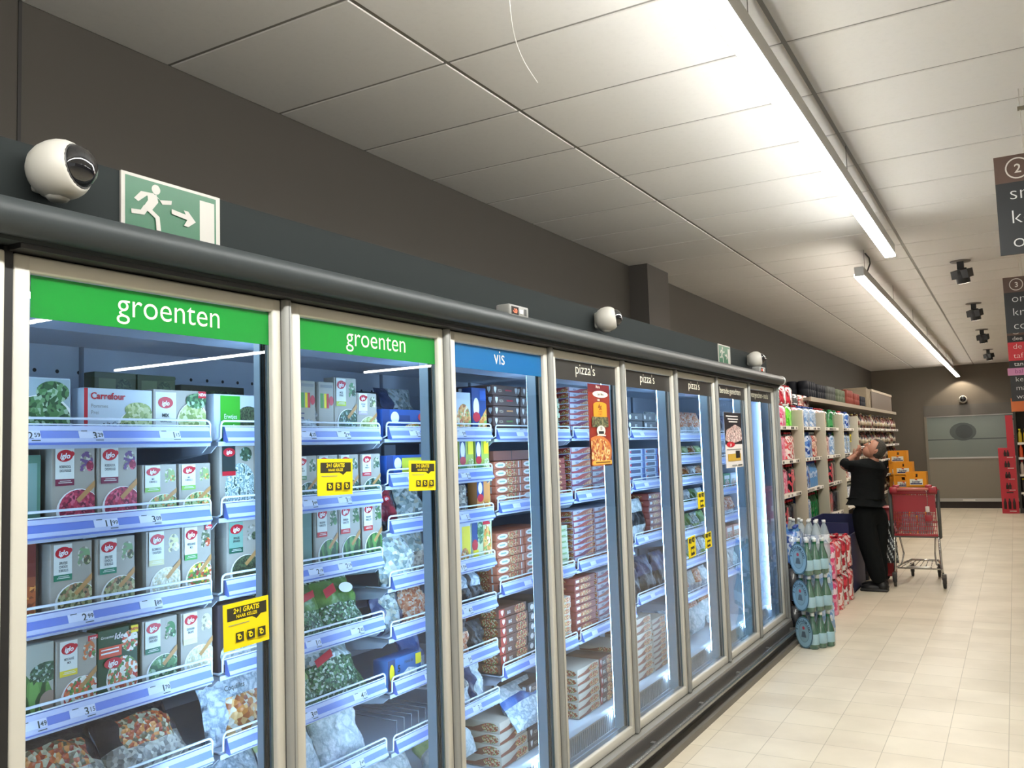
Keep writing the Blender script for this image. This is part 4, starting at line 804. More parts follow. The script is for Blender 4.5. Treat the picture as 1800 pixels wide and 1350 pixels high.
stack('brown', 3.395, Z4[3]+.005, .25, .041, 7, .22, 'pizza_box', 'red and brown pizza box', 'left stack, third door, fourth shelf'); stack('black', 3.655, Z4[3]+.005, .235, .046, 6, .22, 'pizza_box', 'black pizza box', 'right stack, third door, fourth shelf')
stack('dark', 3.63, .195, .22, .05, 6, .2, 'pizza_box', 'brown pizza box', 'tray stack, third door'); stack('pale', 3.37, .195, .24, .05, 4, .2, 'pizza_box', 'pale pizza box', 'tray stack, third door')
bag(3.45, .30, .34, .22, .1, lambda u, v: B_ICE if v < .5 else B_BLU if v < .7 else B_WHT, 'crumpled blue and white bag leaning in the tray, third door', seed=40, v=-.26, lean=-.7)
# fourth door: unit 4.127-4.907 plus the rest of the unit before
stack('green', 3.90, Z4[0]+.005, .20, .026, 8, .2, 'pizza_box', 'greenish pizza box', 'sliver stack, fourth door, top shelf', v=-.36); stack('red', 3.90, Z4[1]+.005, .20, .028, 8, .2, 'pizza_box', 'dark red pizza box', 'sliver stack, fourth door, second shelf')
stack('green', 3.90, Z4[2]+.005, .20, .03, 8, .2, 'pizza_box', 'greenish pizza box', 'sliver stack, fourth door, third shelf'); stack('pale', 3.90, Z4[3]+.005, .20, .03, 8, .2, 'pizza_box', 'pale pizza box', 'sliver stack, fourth door, fourth shelf')
for s_, nm, cnt, pt in ((0, 'top shelf', 9, .0302), (1, 'second shelf', 8, .0348), (2, 'third shelf', 10, .0305), (3, 'fourth shelf', 9, .035)):
    for q, tt in enumerate((4.165, 4.425, 4.67)):
        k_ = 'swoosh' if (s_ < 3 or q) else 'red'
        if q == 2 and s_ == 0: continue
        stack(k_, tt, Z4[s_]+.005, .245 if q < 2 else .21, pt, cnt, .22, 'pizza_box', 'swirl pizza box' if k_ == 'swoosh' else 'dark red pizza box', '%s stack, fourth door, %s' % (['left', 'middle', 'right'][q], nm))
stack('pale', 4.15, .195, .26, .042, 6, .22, 'pizza_box', 'brown and cream pizza box', 'left tray stack, fourth door'); stack('brown', 4.42, .195, .16, .05, 5, .22, 'pizza_box', 'red and brown pizza box', 'middle tray stack, fourth door'); stack('pale', 4.62, .195, .24, .03, 9, .22, 'pizza_box', 'cream pizza box', 'right tray stack, fourth door')
# fifth door
stack('black', 4.95, ZF[0]+.005, .24, .05, 3, .2, 'pizza_box', 'black pizza box', 'left stack, fifth door, top shelf'); stack('black', 5.21, ZF[0]+.005, .22, .05, 3, .2, 'pizza_box', 'black pizza box', 'right stack, fifth door, top shelf')
bag(5.44, ZF[0], .20, .17, .08, lambda u, v: B_RED if v < .5 else B_SIL, 'red and silver bag beside the black boxes, fifth door', seed=50)
stack('navyw', 4.94, ZF[1]+.005, .26, .04, 6, .2, 'fries_box', 'pale blue box', 'left stack, fifth door, second shelf', 'food box'); stack('navyw', 5.215, ZF[1]+.005, .22, .04, 6, .2, 'fries_box', 'pale blue box', 'right stack, fifth door, second shelf', 'food box')
for i in range(4): carton(5.45+i*.052, ZF[1], .046, .24, .06, [mat('#9a3a30', .4), mat('#8c3a2c', .4)][i % 2], [('r', .1, .6, .9, .95, mat('#e0b8a8'))], 'upright red box, %s from left, fifth door, second shelf' % ORD[i], group='upright red boxes', name='snack_box')
for i in range(3): bag(4.92+i*.10, ZF[2], .105, .26, .07, lambda u, v: B_WHT if v < .35 else B_BLK if v < .7 else B_WHT, 'dark and white bag, %s from left, fifth door, third shelf' % ORD[i], seed=52+i, lean=-.05)
stack('red', 5.24, ZF[2]+.005, .24, .04, 7, .2, 'pizza_box', 'red pizza box', 'right stack, fifth door, third shelf'); stack('swoosh', 5.49, ZF[2]+.005, .16, .03, 8, .2, 'pizza_box', 'swirl pizza box', 'end stack, fifth door, third shelf')
for i in range(3): bag(4.93+i*.25, ZF[3], .22, .24, .09, lambda u, v: B_NVY if v > .5 else B_BLK, 'dark navy bag, %s from left, fifth door, fourth shelf' % ORD[i], seed=56+i, lean=-.2)
stack('pale', 4.93, .195, .26, .045, 8, .2, 'pizza_box', 'cream pizza box', 'left tray stack, fifth door'); stack('pale', 5.22, .195, .22, .035, 9, .2, 'pizza_box', 'cream pizza box', 'right tray stack, fifth door')
# sixth and seventh door: bags and a few boxes on each level
pal6 = [(B_ORG, B_WHT, 'orange and white'), (B_LIME, B_SIL, 'lime and silver'), (B_COQ, B_GRN, 'golden and green'), (B_WHT, B_GRN, 'white and green'), (B_GRN, B_ICE, 'green and icy'), (B_SIL, B_LIME, 'silver and lime'), (B_WHT, B_ICE, 'white')]
for s_ in range(7):
    for i in range(5):
        a, b, c = pal6[(s_+(i % 2)*1) % 7] if s_ else pal6[0]; h_ = .11 if s_ else .2
        bag(5.71+i*.145, ZG[s_], .135, [.20, .11, .11, .12, .145, .15, .17][s_], .07, lambda u, v, a=a, b=b: a if v > .45 else b, '%s bag, %s from left, sixth door, %s shelf' % (c, ORD[i], ORD[s_]), seed=60+i+s_, lean=-.08)
bag(5.75, .2, .4, .24, .2, lambda u, v: B_WHT if v < .6 else B_ICE, 'white bag slumped in the tray of the sixth door, left one', seed=90, lean=-.5); bag(6.12, .2, .3, .28, .16, lambda u, v: B_WHT if v < .6 else B_ORG, 'white bag with pale orange top in the tray, sixth door', seed=91, lean=-.4)
pal7 = [(B_NVY, B_BLK, 'navy'), (B_ICE, B_BLK, 'icy grey'), (B_COQ, B_GRN, 'brown and green'), (B_ORG, B_WHT, 'orange'), (B_ORG, B_RED, 'salmon'), (B_WHT, B_ICE, 'white')]
for s_ in range(6):
    for i in range(4):
        a, b, c = pal7[s_]
        if s_ in (2, 4) : carton(6.49+i*.18, ZH[s_], .165, .15, .08, [mat('#3a6a98', .35), mat('#7a2c3c', .35), mat('#3f8a44', .35), mat('#c8d0dc', .35)][i] if s_ == 2 else mat('#d8a088', .4), [('e', .5, .4, .4, .3, F['mix2']), ('r', .1, .7, .9, .9, WHT)], '%s meal box, %s from left, seventh door, %s shelf' % (['blue', 'maroon', 'green', 'white'][i] if s_ == 2 else 'salmon coloured', ORD[i], ORD[s_]), group='ready meal boxes', name='ready_meal_box')
        else: bag(6.49+i*.18, ZH[s_], .165, [.19, .2, .2, .17, .15, .18][s_], .08, lambda u, v, a=a, b=b: a if v > .4 else b, '%s bag, %s from left, seventh door, %s shelf' % (c, ORD[i], ORD[s_]), seed=100+i+s_, lean=-.08)
bag(6.52, .2, .36, .24, .18, lambda u, v: B_ORG if v > .7 else B_WHT, 'white and orange bag slumped in the tray, seventh door', seed=120, lean=-.5)
# ------------------------------------------------------------------ drinks wall
SX = -.30; COLY = [8.33, 9.565, 10.80, 12.05, 13.29]
WSH = mat('#ddd6c8', .4, key='shelf_cream'); WCOL = mat('#b9b3a0', .45, key='upright_cream')
LB = [1.755, 1.41, 1.07, .69]
def tag_strip(m, y0, y1, x, z):
    m.box((x, y0, z-.035), (x+.006, y1, z+.002), mat('#efeae0', .4))
    y = y0+.05
    while y < y1-.09:
        if random.random() < .75: m.box((x+.006, y, z-.029), (x+.0075, y+.055, z-.006), [BLK, mat('#8a8680'), WHT][random.randrange(3)])
        y += .075
def bay(i, y0, y1, lv, label):
    r = thing('drinks_shelving', label, 'shelving', T(0, 0, 0), 'shelving bays of the drinks wall')
    m = MB(); m.box((WX+.005, y0, .02), (WX+.03, y1, 2.0), mat('#56524a', .7)); m.build('back_panel', r)
    m = MB(); m.box((WX+.03, y0+.01, 0), (SX+.0, y1-.01, .12), mat('#8f8a80', .5)); m.build('base', r)
    for z in lv:
        m = MB(); m.box((WX+.03, y0+.012, z-.03), (SX, y1-.012, z), WSH); s = m.build('shelf', r)
        m = MB(); tag_strip(m, y0+.015, y1-.015, SX, z); m.build('price_strip', s)
    return r
for i in range(4):
    r = bay(i, COLY[i], COLY[i+1], LB, 'white shelving bay of bottle packs, %s from the freezer' % ORD[i])
def upright(y, label):
    m = MB(); m.rbox((SX-.065, y-.022, 0), (SX+.06, y+.022, 1.93), .004, WCOL); o = m.build('shelf_upright'); tag(o, label, 'shelf upright', 'uprights between the shelving bays')
for i in range(1, 5): upright(COLY[i], 'cream shelf upright, %s from the freezer' % ORD[i-1])
LR = [1.765, 1.49, 1.235, .965, .68]; RY = (13.32, 18.8)
for i in range(4):
    bay(4+i, RY[0]+1.37*i, RY[0]+1.37*(i+1), LR, 'shelving bay of single bottles, %s beyond the last cream upright' % ORD[i])
m = MB(); m.box((WX+.02, 10.35, 2.065), (SX-.02, 18.7, 2.10), mat('#857b6c', .6, key='top_board')); m.box((SX-.02, 10.35, 2.055), (SX, 18.7, 2.105), mat('#978c7a', .5)); tag(m.build('overhead_shelf', None), 'long overhead shelf board carrying reserve packs above the drinks wall', 'shelf')

def pk_film(name, cols, scale=14):
    m = ramp_mat(name, cols, 'noise', scale, .25, detail=2); m.node_tree.nodes['Principled BSDF'].inputs['Coat Weight'].default_value = .5; return m
def pack_mesh(film, bottle, cap, film_top=.62, h=.30, r=.044, nx=2, ny=3, label=None, n=10, bare=False):
    """shrink wrapped pack: nx deep (x) by ny wide (y)"""
    m = MB(); w, d = ny*2*r, nx*2*r
    for i in range(nx):
        for j in range(ny):
            c = T(-d/2+r*(2*i+1), -w/2+r*(2*j+1), 0)
            pr = [(r*.85, 0), (r*.98, .01), (r*.97, h*.28), (r*.9, h*.33), (r*.97, h*.38), (r*.96, h*.62), (r*.6, h*.80), (r*.32, h*.90), (r*.32, h*.93), (r*.36, h*.93), (r*.36, h), (0, h)]
            mt = [bottle]*8+[cap]*3
            if label: mt[4] = label; mt[2] = mt[2]
            m.lathe(pr, mt, n, c)
    if not bare:
        seg = []; R = r*1.0; e = .002
        for (cx, cy, a0) in ((d/2-R, w/2-R, 0), (-d/2+R, w/2-R, PI/2), (-d/2+R, -w/2+R, PI), (d/2-R, -w/2+R, 3*PI/2)):
            for k in range(4): a = a0+k*PI/6; seg.append((cx+(R+e)*math.cos(a), cy+(R+e)*math.sin(a)))
        vs = []; zz = [0.004, .05, h*.33, film_top*h, film_top*h+.03]; sc = [1, 1.01, .985, 1.0, .86]
        for z, s in zip(zz, sc): vs += [(x*s, y*s, z) for x, y in seg]
        q = len(seg); m.add(vs, [(a*q+b, a*q+(b+1) % q, (a+1)*q+(b+1) % q, (a+1)*q+b) for a in range(4) for b in range(q)], film, True)
    return m
CLR = film_mat('clear_plastic', '#c9d6da', .45, .1); GRB = mat('#14703c', .12, key='green_bottle', coat=.5); BRB = mat('#3a1f16', .12, key='cola_bottle', coat=.5); BLB = mat('#5f93c8', .12, key='blue_bottle', coat=.5)
CW = mat('#e8e8e6', .4); CR_ = mat('#b82030', .4); CB = mat('#2b4a9c', .4); CG = mat('#1f8a44', .4)
fW = pk_film('film_white', ['#c9cdd4', '#e4e6ea', '#aab4c4', '#d8dade']); fP = pk_film('film_pink', ['#e06a92', '#e89ab4', '#d84a7c', '#f0dce4'], 9); fR = pk_film('film_red', ['#b82234', '#d8d4d4', '#a01c30', '#c83a48'], 9)
fBW = pk_film('film_blue', ['#2f57a8', '#5a86c8', '#b8c8e0', '#274890'], 10); fG = pk_film('film_green', ['#2a7a44', '#1f6638', '#4a9a5c'], 10); fT = pk_film('film_teal', ['#2a8a94', '#1f6f7a', '#9ac8cc'], 10)
fLB = pk_film('film_ice', ['#8fb0d4', '#b8cce4', '#6f94c4', '#d8e2ee'], 12); fD = pk_film('film_dark', ['#23252c', '#2e3038', '#1b1c22'], 8); fGO = pk_film('film_rose_gold', ['#c89a80', '#e0b8a8', '#a84a48', '#d8c8b8'], 11); fLG = pk_film('film_lime', ['#5ad02c', '#7ae04a', '#48b824'], 8)
fBK = pk_film('film_black_label', ['#1a1b20', '#20222a', '#c44a58', '#15161a'], 6); fRW = pk_film('film_red_white', ['#d8b0b0', '#c84a50', '#e8dcd8', '#a83440'], 11)
PK = dict(white=(fW, CLR, CW, None, 'white wrapped water'), pink=(fP, CLR, CR_, None, 'pink wrapped water'), red=(fR, BRB, CR_, None, 'red wrapped'), blue=(fBW, BLB, CB, None, 'blue wrapped water'), green=(fG, GRB, CG, None, 'green wrapped'),
          teal=(fT, CLR, CW, None, 'teal wrapped'), ice=(fLB, CLR, CB, None, 'ice blue water'), dark=(fD, BRB, CR_, None, 'dark wrapped'), gold=(fGO, CLR, CW, None, 'rose and gold wrapped'), lime=(fLG, CLR, CW, None, 'bright lime wrapped'), cola=(fBK, BRB, CR_, None, 'black labelled cola'), redwhite=(fRW, CLR, CR_, None, 'red and white wrapped'),
          clear=(None, CLR, CW, fW, 'clear'), gbare=(None, GRB, CR_, fG, 'green bottle'), blubare=(None, BLB, CB, fLB, 'blue bottle'))
_P = {}
def pack(kind, M, label, group, h=.30, r=.044, ny=3, cat='bottle pack', ft=.76):
    f, b, c, lb, nm = PK[kind]; k = (kind, h, r, ny, ft)
    if k not in _P:
        _P[k] = pack_mesh(f, b, c, film_top=ft, h=h, r=r, ny=ny, label=lb, bare=f is None).mesh('bottle_pack')
    o = bpy.data.objects.new('bottle_pack', _P[k]); S.collection.objects.link(o); put(o, M); return tag(o, label, cat, group)
PLAN = [  # per bay: floor, shelf 4, 3, 2, top shelf ; each a list of kinds left to right
    [['dark', 'cola', 'dark', 'red'], ['dark', 'dark', 'cola', 'dark'], ['ice', 'pink', 'pink', 'cola'], ['white', 'pink', 'pink', 'redwhite'], ['white', 'pink', 'pink', 'lime']],
    [['blue', 'ice', 'green', 'gbare'], ['blue', 'ice', 'gbare', 'gbare'], ['red', 'blue', 'blubare', 'blubare'], ['redwhite', 'white', 'blue', 'gold'], ['pink', 'blue', 'ice', 'ice']],
    [['gbare', 'gbare', 'gbare', 'redwhite'], ['green', 'cola', 'cola', 'dark'], ['cola', 'redwhite', 'cola', 'dark'], ['redwhite', 'redwhite', 'gold', 'ice'], ['redwhite', 'redwhite', 'green', 'green']],
    [['gbare', 'teal', 'red', 'white'], ['gbare', 'teal', 'white', 'white'], ['teal', 'white', 'gold', 'white'], ['green', 'teal', 'ice', 'ice'], ['green', 'redwhite', 'ice', 'blue']]]
for i, rows in enumerate(PLAN):
    for j, kinds in enumerate(rows):
        z = [.12, LB[3], LB[2], LB[1], LB[0]][j]
        hh = [.30, .30, .285, .285, .235][j]
        if (i, j) in ((2, 0), (1, 0)): hh = .36
        for k, kd in enumerate(kinds):
            y = COLY[i]+.06+(COLY[i+1]-COLY[i]-.12)*(k+.5)/4
            pack(kd, T(SX-.13+random.uniform(-.02, .02), y, z, random.uniform(-.06, .06)), '%s pack, %s in its row, %s shelf, %s bay' % (PK[kd][4], ORD[k], ['lowest', 'fourth', 'third', 'second', 'top'][j], ORD[i]), 'bottle packs on the drinks wall', hh)
# second layer lying on the top packs in the first two bays
for k, (kd, y) in enumerate((('white', 8.48), ('white', 8.75), ('teal', 9.02), ('red', 9.32), ('red', 9.62), ('dark', 9.9), ('gold', 10.2), ('redwhite', 10.5))):
    pack(kd, T(SX-.16, y, LB[0]+.237, 0), '%s pack on top of the top shelf packs, %s along' % (PK[kd][4], ORD[k]), 'bottle packs on the drinks wall', .21 if k < 5 else .13)
# reserve packs on the overhead board
def can_pack(x0, y, w, h, kind, label):
    cols = {'dark': '#1d1f26', 'grey': '#4c4e4c', 'olive': '#5c6452', 'red': '#7a3a30'}[kind]; c_ = mat(cols, .6, spec=.15, key='can_'+kind)
    m = MB(); n = max(2, round(w/.12)); rr_ = w/n/2
    for i in range(n):
        m.lathe([(rr_*.9, 0), (rr_, .01), (rr_, h*.45), (rr_*.93, h*.5), (rr_, h*.55), (rr_, h*.93), (rr_*.8, h)], [c_]*6, 12, T(x0, y+rr_*(2*i+1), 2.106))
        m.lathe([(rr_*.9, 0), (rr_, .01), (rr_, h*.45), (rr_*.93, h*.5), (rr_, h*.55), (rr_, h*.93), (rr_*.8, h)], [c_]*6, 12, T(x0-2*rr_, y+rr_*(2*i+1), 2.106))
    o = m.build('reserve_pack'); tag(o, label, 'drinks pack', 'reserve packs on the overhead board')
for (y, w, h, k, l) in ((10.5, .52, .20, 'dark', 'nearest dark reserve pack on the overhead board'), (11.15, .56, .19, 'dark', 'second dark reserve pack on the overhead board'), (11.8, .6, .20, 'grey', 'grey reserve pack on the overhead board'),
     (12.55, .6, .19, 'olive', 'grey green reserve pack on the overhead board'), (13.35, .55, .22, 'red', 'tall reddish reserve pack on the overhead board'), (13.98, .5, .19, 'red', 'lower reddish reserve pack on the overhead board'), (14.6, .5, .17, 'dark', 'small black reserve pack on the overhead board')):
    can_pack(SX-.12, y, w, h, k, l)
bd = mat('#a89a84', .6); bx = mat('#5a4c3e', .6)
for i in range(4):
    m = MB(); m.box((SX-.42, 15.25+.13*i, 2.106), (SX-.06, 15.28+.13*i, 2.106+.34-.012*i), bd); tag(m.build('wooden_board'), 'pale board standing on edge on the overhead shelf, %s from the front' % ORD[i], 'board', 'boards on the overhead shelf')
m = MB(); m.box((SX-.42, 15.8, 2.106), (SX-.06, 18.55, 2.42), bx); m.box((SX-.43, 15.78, 2.40), (SX-.05, 18.57, 2.44), bd); tag(m.build('storage_crate'), 'long brown storage crate at the end of the overhead board', 'crate')
# single bottles in the far bays
def bottle_mesh(kind):
    c, l, k = {'wine': ('#1c1412', '#8f8572', '#4a1a1e'), 'clear': ('#8f8a74', '#6a3a30', '#9a8a4a'), 'amber': ('#54301a', '#a89a7c', '#1f1f22'), 'red': ('#6a2028', '#b8aea4', '#9a8a4a')}[kind]
    m = MB(); g = mat(c, .35, spec=.3, key='bottle_glass_'+kind); lb = mat(l, .6); m.lathe([(.034, 0), (.038, .006), (.038, .05), (.0385, .05), (.0385, .12), (.038, .12), (.037, .15), (.015, .19), (.014, .215), (.0155, .216), (.0155, .235), (0, .236)], [g, g, g, lb, g, g, g, g, mat(k, .4), mat(k, .4), mat(k, .4)], 10); return m.mesh('bottle')
_B = {k: bottle_mesh(k) for k in ('wine', 'clear', 'amber', 'red')}
NMB = dict(wine='dark wine', clear='pale', amber='amber', red='red')
for j, z in enumerate(LR):
    n = 44; rr2 = random.Random(j)
    for k in range(n):
        y = RY[0]+.08+(RY[1]-RY[0]-.16)*(k+.5)/n; kd = ['wine', 'clear', 'amber', 'wine', 'red', 'wine', 'amber'][rr2.randrange(7)]; sc_ = rr2.uniform(.78, 1.0)
        o = bpy.data.objects.new('bottle', _B[kd]); S.collection.objects.link(o); put(o, T(SX-.07+random.uniform(-.012, .012), y, z) @ Matrix.Diagonal((1, 1, sc_, 1)))
        tag(o, '%s bottle among the single bottles, %s shelf of the far bays' % (NMB[kd], ['top', 'second', 'third', 'fourth', 'fifth'][j]), 'bottle', '%s bottles, %s shelf, far bays' % (NMB[kd], ['top', 'second', 'third', 'fourth', 'fifth'][j]))
for j, (y, z) in enumerate(((12.85, LB[1]+.26), (10.35, LB[3]-.01))):
    m = MB(); m.box((SX+.01, y, z-.11), (SX+.013, y+.10, z+.0), YC); m.box((SX+.013, y+.02, z-.09), (SX+.0135, y+.08, z-.03), YK); tag(m.build('shelf_promotion_tag'), ['upper small yellow tag on the drinks shelf near the far uprights', 'lower small yellow tag under the blue bottles in the second bay'][j], 'promotion card')

# ------------------------------------------------------------------ packs on the floor
GGL = mat('#155634', .08, key='mineral_green_glass', coat=.8); LBL = mat('#9fc4d0', .4, key='mineral_label'); FLM = film_mat('shrink_film', '#d8e6ea', .10, .08)
PB = mat('#4d6e7c', .35, key='pack_blue_ring'); PB2 = mat('#8fb4c4', .35, key='pack_blue_centre')
def bottle_part(parent, x, y, h=.275):
    m = MB(); r = .042
    m.lathe([(.036, 0), (r, .008), (r, .035), (r+.0006, .036), (r+.0006, .115), (r, .116), (r*.95, .135), (r*.55, .185), (.016, .215), (.0145, .245), (.0145, .252)], [GGL, GGL, GGL, LBL, GGL, GGL, GGL, GGL, GGL, GGL], 16, T(x, y, 0)); b = m.build('bottle', parent)
    m = MB(); m.lathe([(.016, .248), (.0165, .27), (.014, h), (0, h)], mat('#e6eae8', .35), 14, T(x, y, 0)); m.build('cap', b)
def mineral_pack(M, label):
    r = thing('mineral_water_pack', label, 'bottle pack', M, 'stacked green glass mineral water packs')
    for i in range(2):
        for j in range(3): bottle_part(r, -.085+.085*j+.0, -.0425+.085*i)
    # shrink film with a printed end (local -x end is the printed one)
    m = MB(); a, b = .132, .088; seg = []
    for cx, cy, a0 in ((a-.044, b-.044, 0), (-a+.044, b-.044, PI/2), (-a+.044, -b+.044, PI), (a-.044, -b+.044, 3*PI/2)):
        for k in range(5): t = a0+k*PI/8; seg.append((cx+.046*math.cos(t), cy+.046*math.sin(t)))
    q = len(seg); vs = []
    for z, s in ((.002, .98), (.03, 1.0), (.13, 1.0), (.185, .96), (.235, .82)): vs += [(x*s, y*s, z) for x, y in seg]
    m.add(vs, [(i*q+j, i*q+(j+1) % q, (i+1)*q+(j+1) % q, (i+1)*q+j) for i in range(4) for j in range(q)], FLM, True); m.build('shrink_film', r)
    m = MB(); O = Vector((-a-.006, .088, .0))
    art(m, O, (0, -1, 0), (0, 0, 1), .176, .262, [('e', .5, .47, .50, .46, PB), ('e', .5, .47, .45, .42, PB2), ('e', .5, .47, .30, .29, mat('#6f8f9c', .4)), ('e', .5, .46, .27, .26, mat('#88a8b2', .4)), ('e', .5, .60, .07, .05, mat('#b84a54', .4)), ('p', [(.42, .5), (.58, .5), (.64, .33), (.36, .33)], mat('#55646c'))], .0008)
    W_ = 'S.PELLEGRINO'
    for i, ch in enumerate(W_):
        an = PI*.93-PI*.86*i/(len(W_)-1); v, f, tw = text2d(ch, .03, 0); s = .027; R = .066
        c, sn = math.cos(an-PI/2), math.sin(an-PI/2); ux, uy = .088+R*math.cos(an), .47*.262+R*1.38*math.sin(an)
        pts = []
        for px, py in v:
            px = (px-tw/2)*s; py = (py-.35)*s; X, Y = ux+px*c-py*sn, uy+px*sn+py*c; pts.append(O+Vector((-.0085, -X, Y)))
        m.add(pts, f, mat('#20303a', .5))
    # solid end panel that carries the print
    m.add([(-a-.0055, .088+.0-(.5+.5*math.cos(t))*.176, (.47+.46*math.sin(t))*.262) for t in [2*PI*i/24 for i in range(24)]], [tuple(range(24))], PB)
    m.build('printed_end', r); return r
for i, (x, y, rz, z) in enumerate(((.262, 7.14, 1.02, 0), (.258, 7.13, .98, .282), (.252, 7.12, 1.04, .564))):
    mineral_pack(T(x, y, z, rz), 'green glass mineral water pack, %s of the stack beside the freezer end' % ['bottom', 'middle', 'top'][i])
# a second column behind, then coloured columns along the aisle edge
for i in range(3): pack('dark' if i < 2 else 'blue', T(.02, 7.5, .30*i, .1), '%s pack, level %s, behind the green glass stack' % (['dark', 'dark', 'blue'][i], ['one', 'two', 'three'][i]), 'packs behind the green glass stack')
for i in range(3): pack('ice' if i < 2 else 'clear', T(.16, 7.72, .31*i, .9), '%s pack, level %s, corner column behind the green glass stack' % (['ice blue', 'ice blue', 'clear bottle'][i], ['one', 'two', 'three'][i]), 'packs behind the green glass stack', .31)
pack('clear', T(-.08, 7.86, .62, 1.2), 'clear bottle pack leaning back behind the blue pack', 'packs behind the green glass stack', .31); 
for i in range(2): pack('ice', T(-.1, 7.9, .31*i, 1.2), 'ice blue pack %s under the leaning clear bottles' % ['lower', 'upper'][i], 'packs behind the green glass stack', .31)
cols = [(8.2, 'white', 2), (8.48, 'pink', 2), (8.78, 'redwhite', 2), (9.06, 'red', 2), (9.34, 'redwhite', 2)]
for y, kd, n in cols:
    for i in range(n):
        pack(kd if i else {'white': 'ice'}.get(kd, kd), T(.055-.0*(y-8), y, .33*i, PI/2+random.uniform(-.05, .05)), '%s pack, %s one, floor column %s' % (PK[kd if i else {'white': 'ice'}.get(kd, kd)][4], ['lower', 'upper'][i], {8.2: 'nearest the green glass', 8.48: 'second along', 8.78: 'third along', 9.06: 'fourth along', 9.34: 'fifth along'}[y]), 'packs in floor columns along the aisle', .32, .046, ft=.88)
        pack(kd if i else 'pink', T(-.13, y+.02, .33*i, PI/2), '%s pack, %s one, inner floor column %s' % (PK[kd if i else 'pink'][4], ['lower', 'upper'][i], {8.2: 'nearest', 8.48: 'second', 8.78: 'third', 9.06: 'fourth', 9.34: 'fifth'}[y]), 'packs in inner floor columns', .32, .046, ft=.88)
m = MB(); nb = mat('#1c2350', .45, key='navy_board'); m.box((-.28, 9.55, 0), (.15, 9.57, .74), nb); m.box((-.28, 9.55, 0), (-.26, 10.5, .76), nb); m.box((.13, 9.55, 0), (.15, 10.5, .60), nb); m.box((-.28, 10.48, 0), (.15, 10.5, .76), nb); m.box((-.28, 9.55, 0), (.15, 10.5, .02), nb)
tag(m.build('display_bin'), 'navy blue cardboard display bin standing before the shelves', 'display bin')
for i in range(3): pack('redwhite', T(-.05, 9.74+.29*i, .02, PI/2), 'red and white pack inside the navy bin, %s' % ORD[i], 'packs in the navy bin', .5, .05)
for i, y in enumerate((10.7, 10.98, 11.26)): pack(['dark', 'redwhite', 'white'][i], T(.02, y, 0, PI/2), '%s tall pack on the floor behind the man, %s' % (PK[['dark', 'redwhite', 'white'][i]][4], ORD[i]), 'tall packs behind the man', .5, .048)

# ------------------------------------------------------------------ beer crates and right hand stands
YL = mat('#e0940e', .4, key='crate_yellow')
def crate(x, y, pitch, k, label):
    w, d, h = .30, .40, .255; MZ = T(0, 0, pitch*k) @ Matrix.Diagonal((1, 1, (pitch-.002)/.255, 1)); z = 0
    m = MB(MZ); t = .012
    m.box((x, y, z), (x+w, y+d, z+.012), YL)
    for a, b in (((x, y), (x+w, y+t)), ((x, y+d-t), (x+w, y+d))):
        m.box((*a, z), (*b, z+.17), YL); m.box((*a, z+.225), (*b, z+h), YL); m.box((a[0], a[1], z+.17), (a[0]+.12, b[1], z+.225), YL); m.box((b[0]-.12, a[1], z+.17), (b[0], b[1], z+.225), YL)
    m.box((x, y, z), (x+t, y+d, z+h), YL); m.box((x+w-t, y, z), (x+w, y+d, z+h), YL)
    for e in (x-.006, x+w-.012): m.box((e, y-.006, z), (e+.018, y+.03, z+h), YL)
    c = tag(m.build('beer_crate'), label, 'crate', 'yellow beer crates')
    m = MB(MZ); art(m, (x+.05, y-.0005, z+.04), (1, 0, 0), (0, 0, 1), .20, .10, [('r', 0, 0, 1, 1, OFF), ('r', .05, .1, .95, .3, NAVY), ('t', 'Jupiler', .5, .38, .5, NAVY, .03, .1), ('e', .5, .9, .1, .1, RED)]); m.build('crate_label', c)
    for i in range(5):
        m = MB(MZ); m.lathe([(.026, .015), (.028, .14), (.012, .19), (.012, .235), (0, .236)], mat('#3a2414', .15), 8, T(x+.04+i*.055, y+.1, 0)); m.build('bottle', c)
for k in range(4): crate(.075, 16.0, .2545, k, 'yellow beer crate, front column, %s from the floor' % ORD[k])
for k in range(5): crate(-.18, 16.6, .2346, k, 'yellow beer crate, middle column, %s from the floor' % ORD[k])
for k in range(6): crate(-.32, 17.2, .2275, k, 'yellow beer crate, rear column, %s from the floor' % ORD[k])
def red_stand():
    r = thing('soft_drink_display', 'tall red soft drink display stand at the end of the right shelving', 'display stand', T(1.385, 20.3, 0))
    rd = mat('#b52233', .4, key='display_red'); m = MB(); m.box((0, 0, 0), (.30, .42, 1.32), rd); m.box((.17, .02, 1.32), (.30, .40, 1.98), rd); m.build('body', r)
    m = MB(); bt = mat('#2a1718', .3)
    for j in range(4):
        z = 1.17-.22*j
        for i in range(2): m.lathe([(.022, 0), (.024, .07), (.010, .10), (.010, .125), (0, .126)], bt, 8, T(.12+i*.05, -.004, z-.02) @ Matrix.Diagonal((1, .3, 1, 1)))
        m.box((.15, -.003, z-.045), (.26, 0, z-.035), OFF)
    for i in range(3): m.lathe([(.024, 0), (.026, .13), (.012, .18), (.012, .21), (0, .211)], bt, 8, T(.06+i*.08, -.004, .09) @ Matrix.Diagonal((1, .3, 1, 1)))
    m.box((.10, -.003, .41), (.22, 0, .435), bt); m.box((.13, -.003, .04), (.25, 0, .055), OFF); m.build('printed_bottles', r)
red_stand()
def tag_strip2(m, z): m.box((.04, .012, z-.04), (1.3, .02, z+.004), mat('#efeae0', .4))
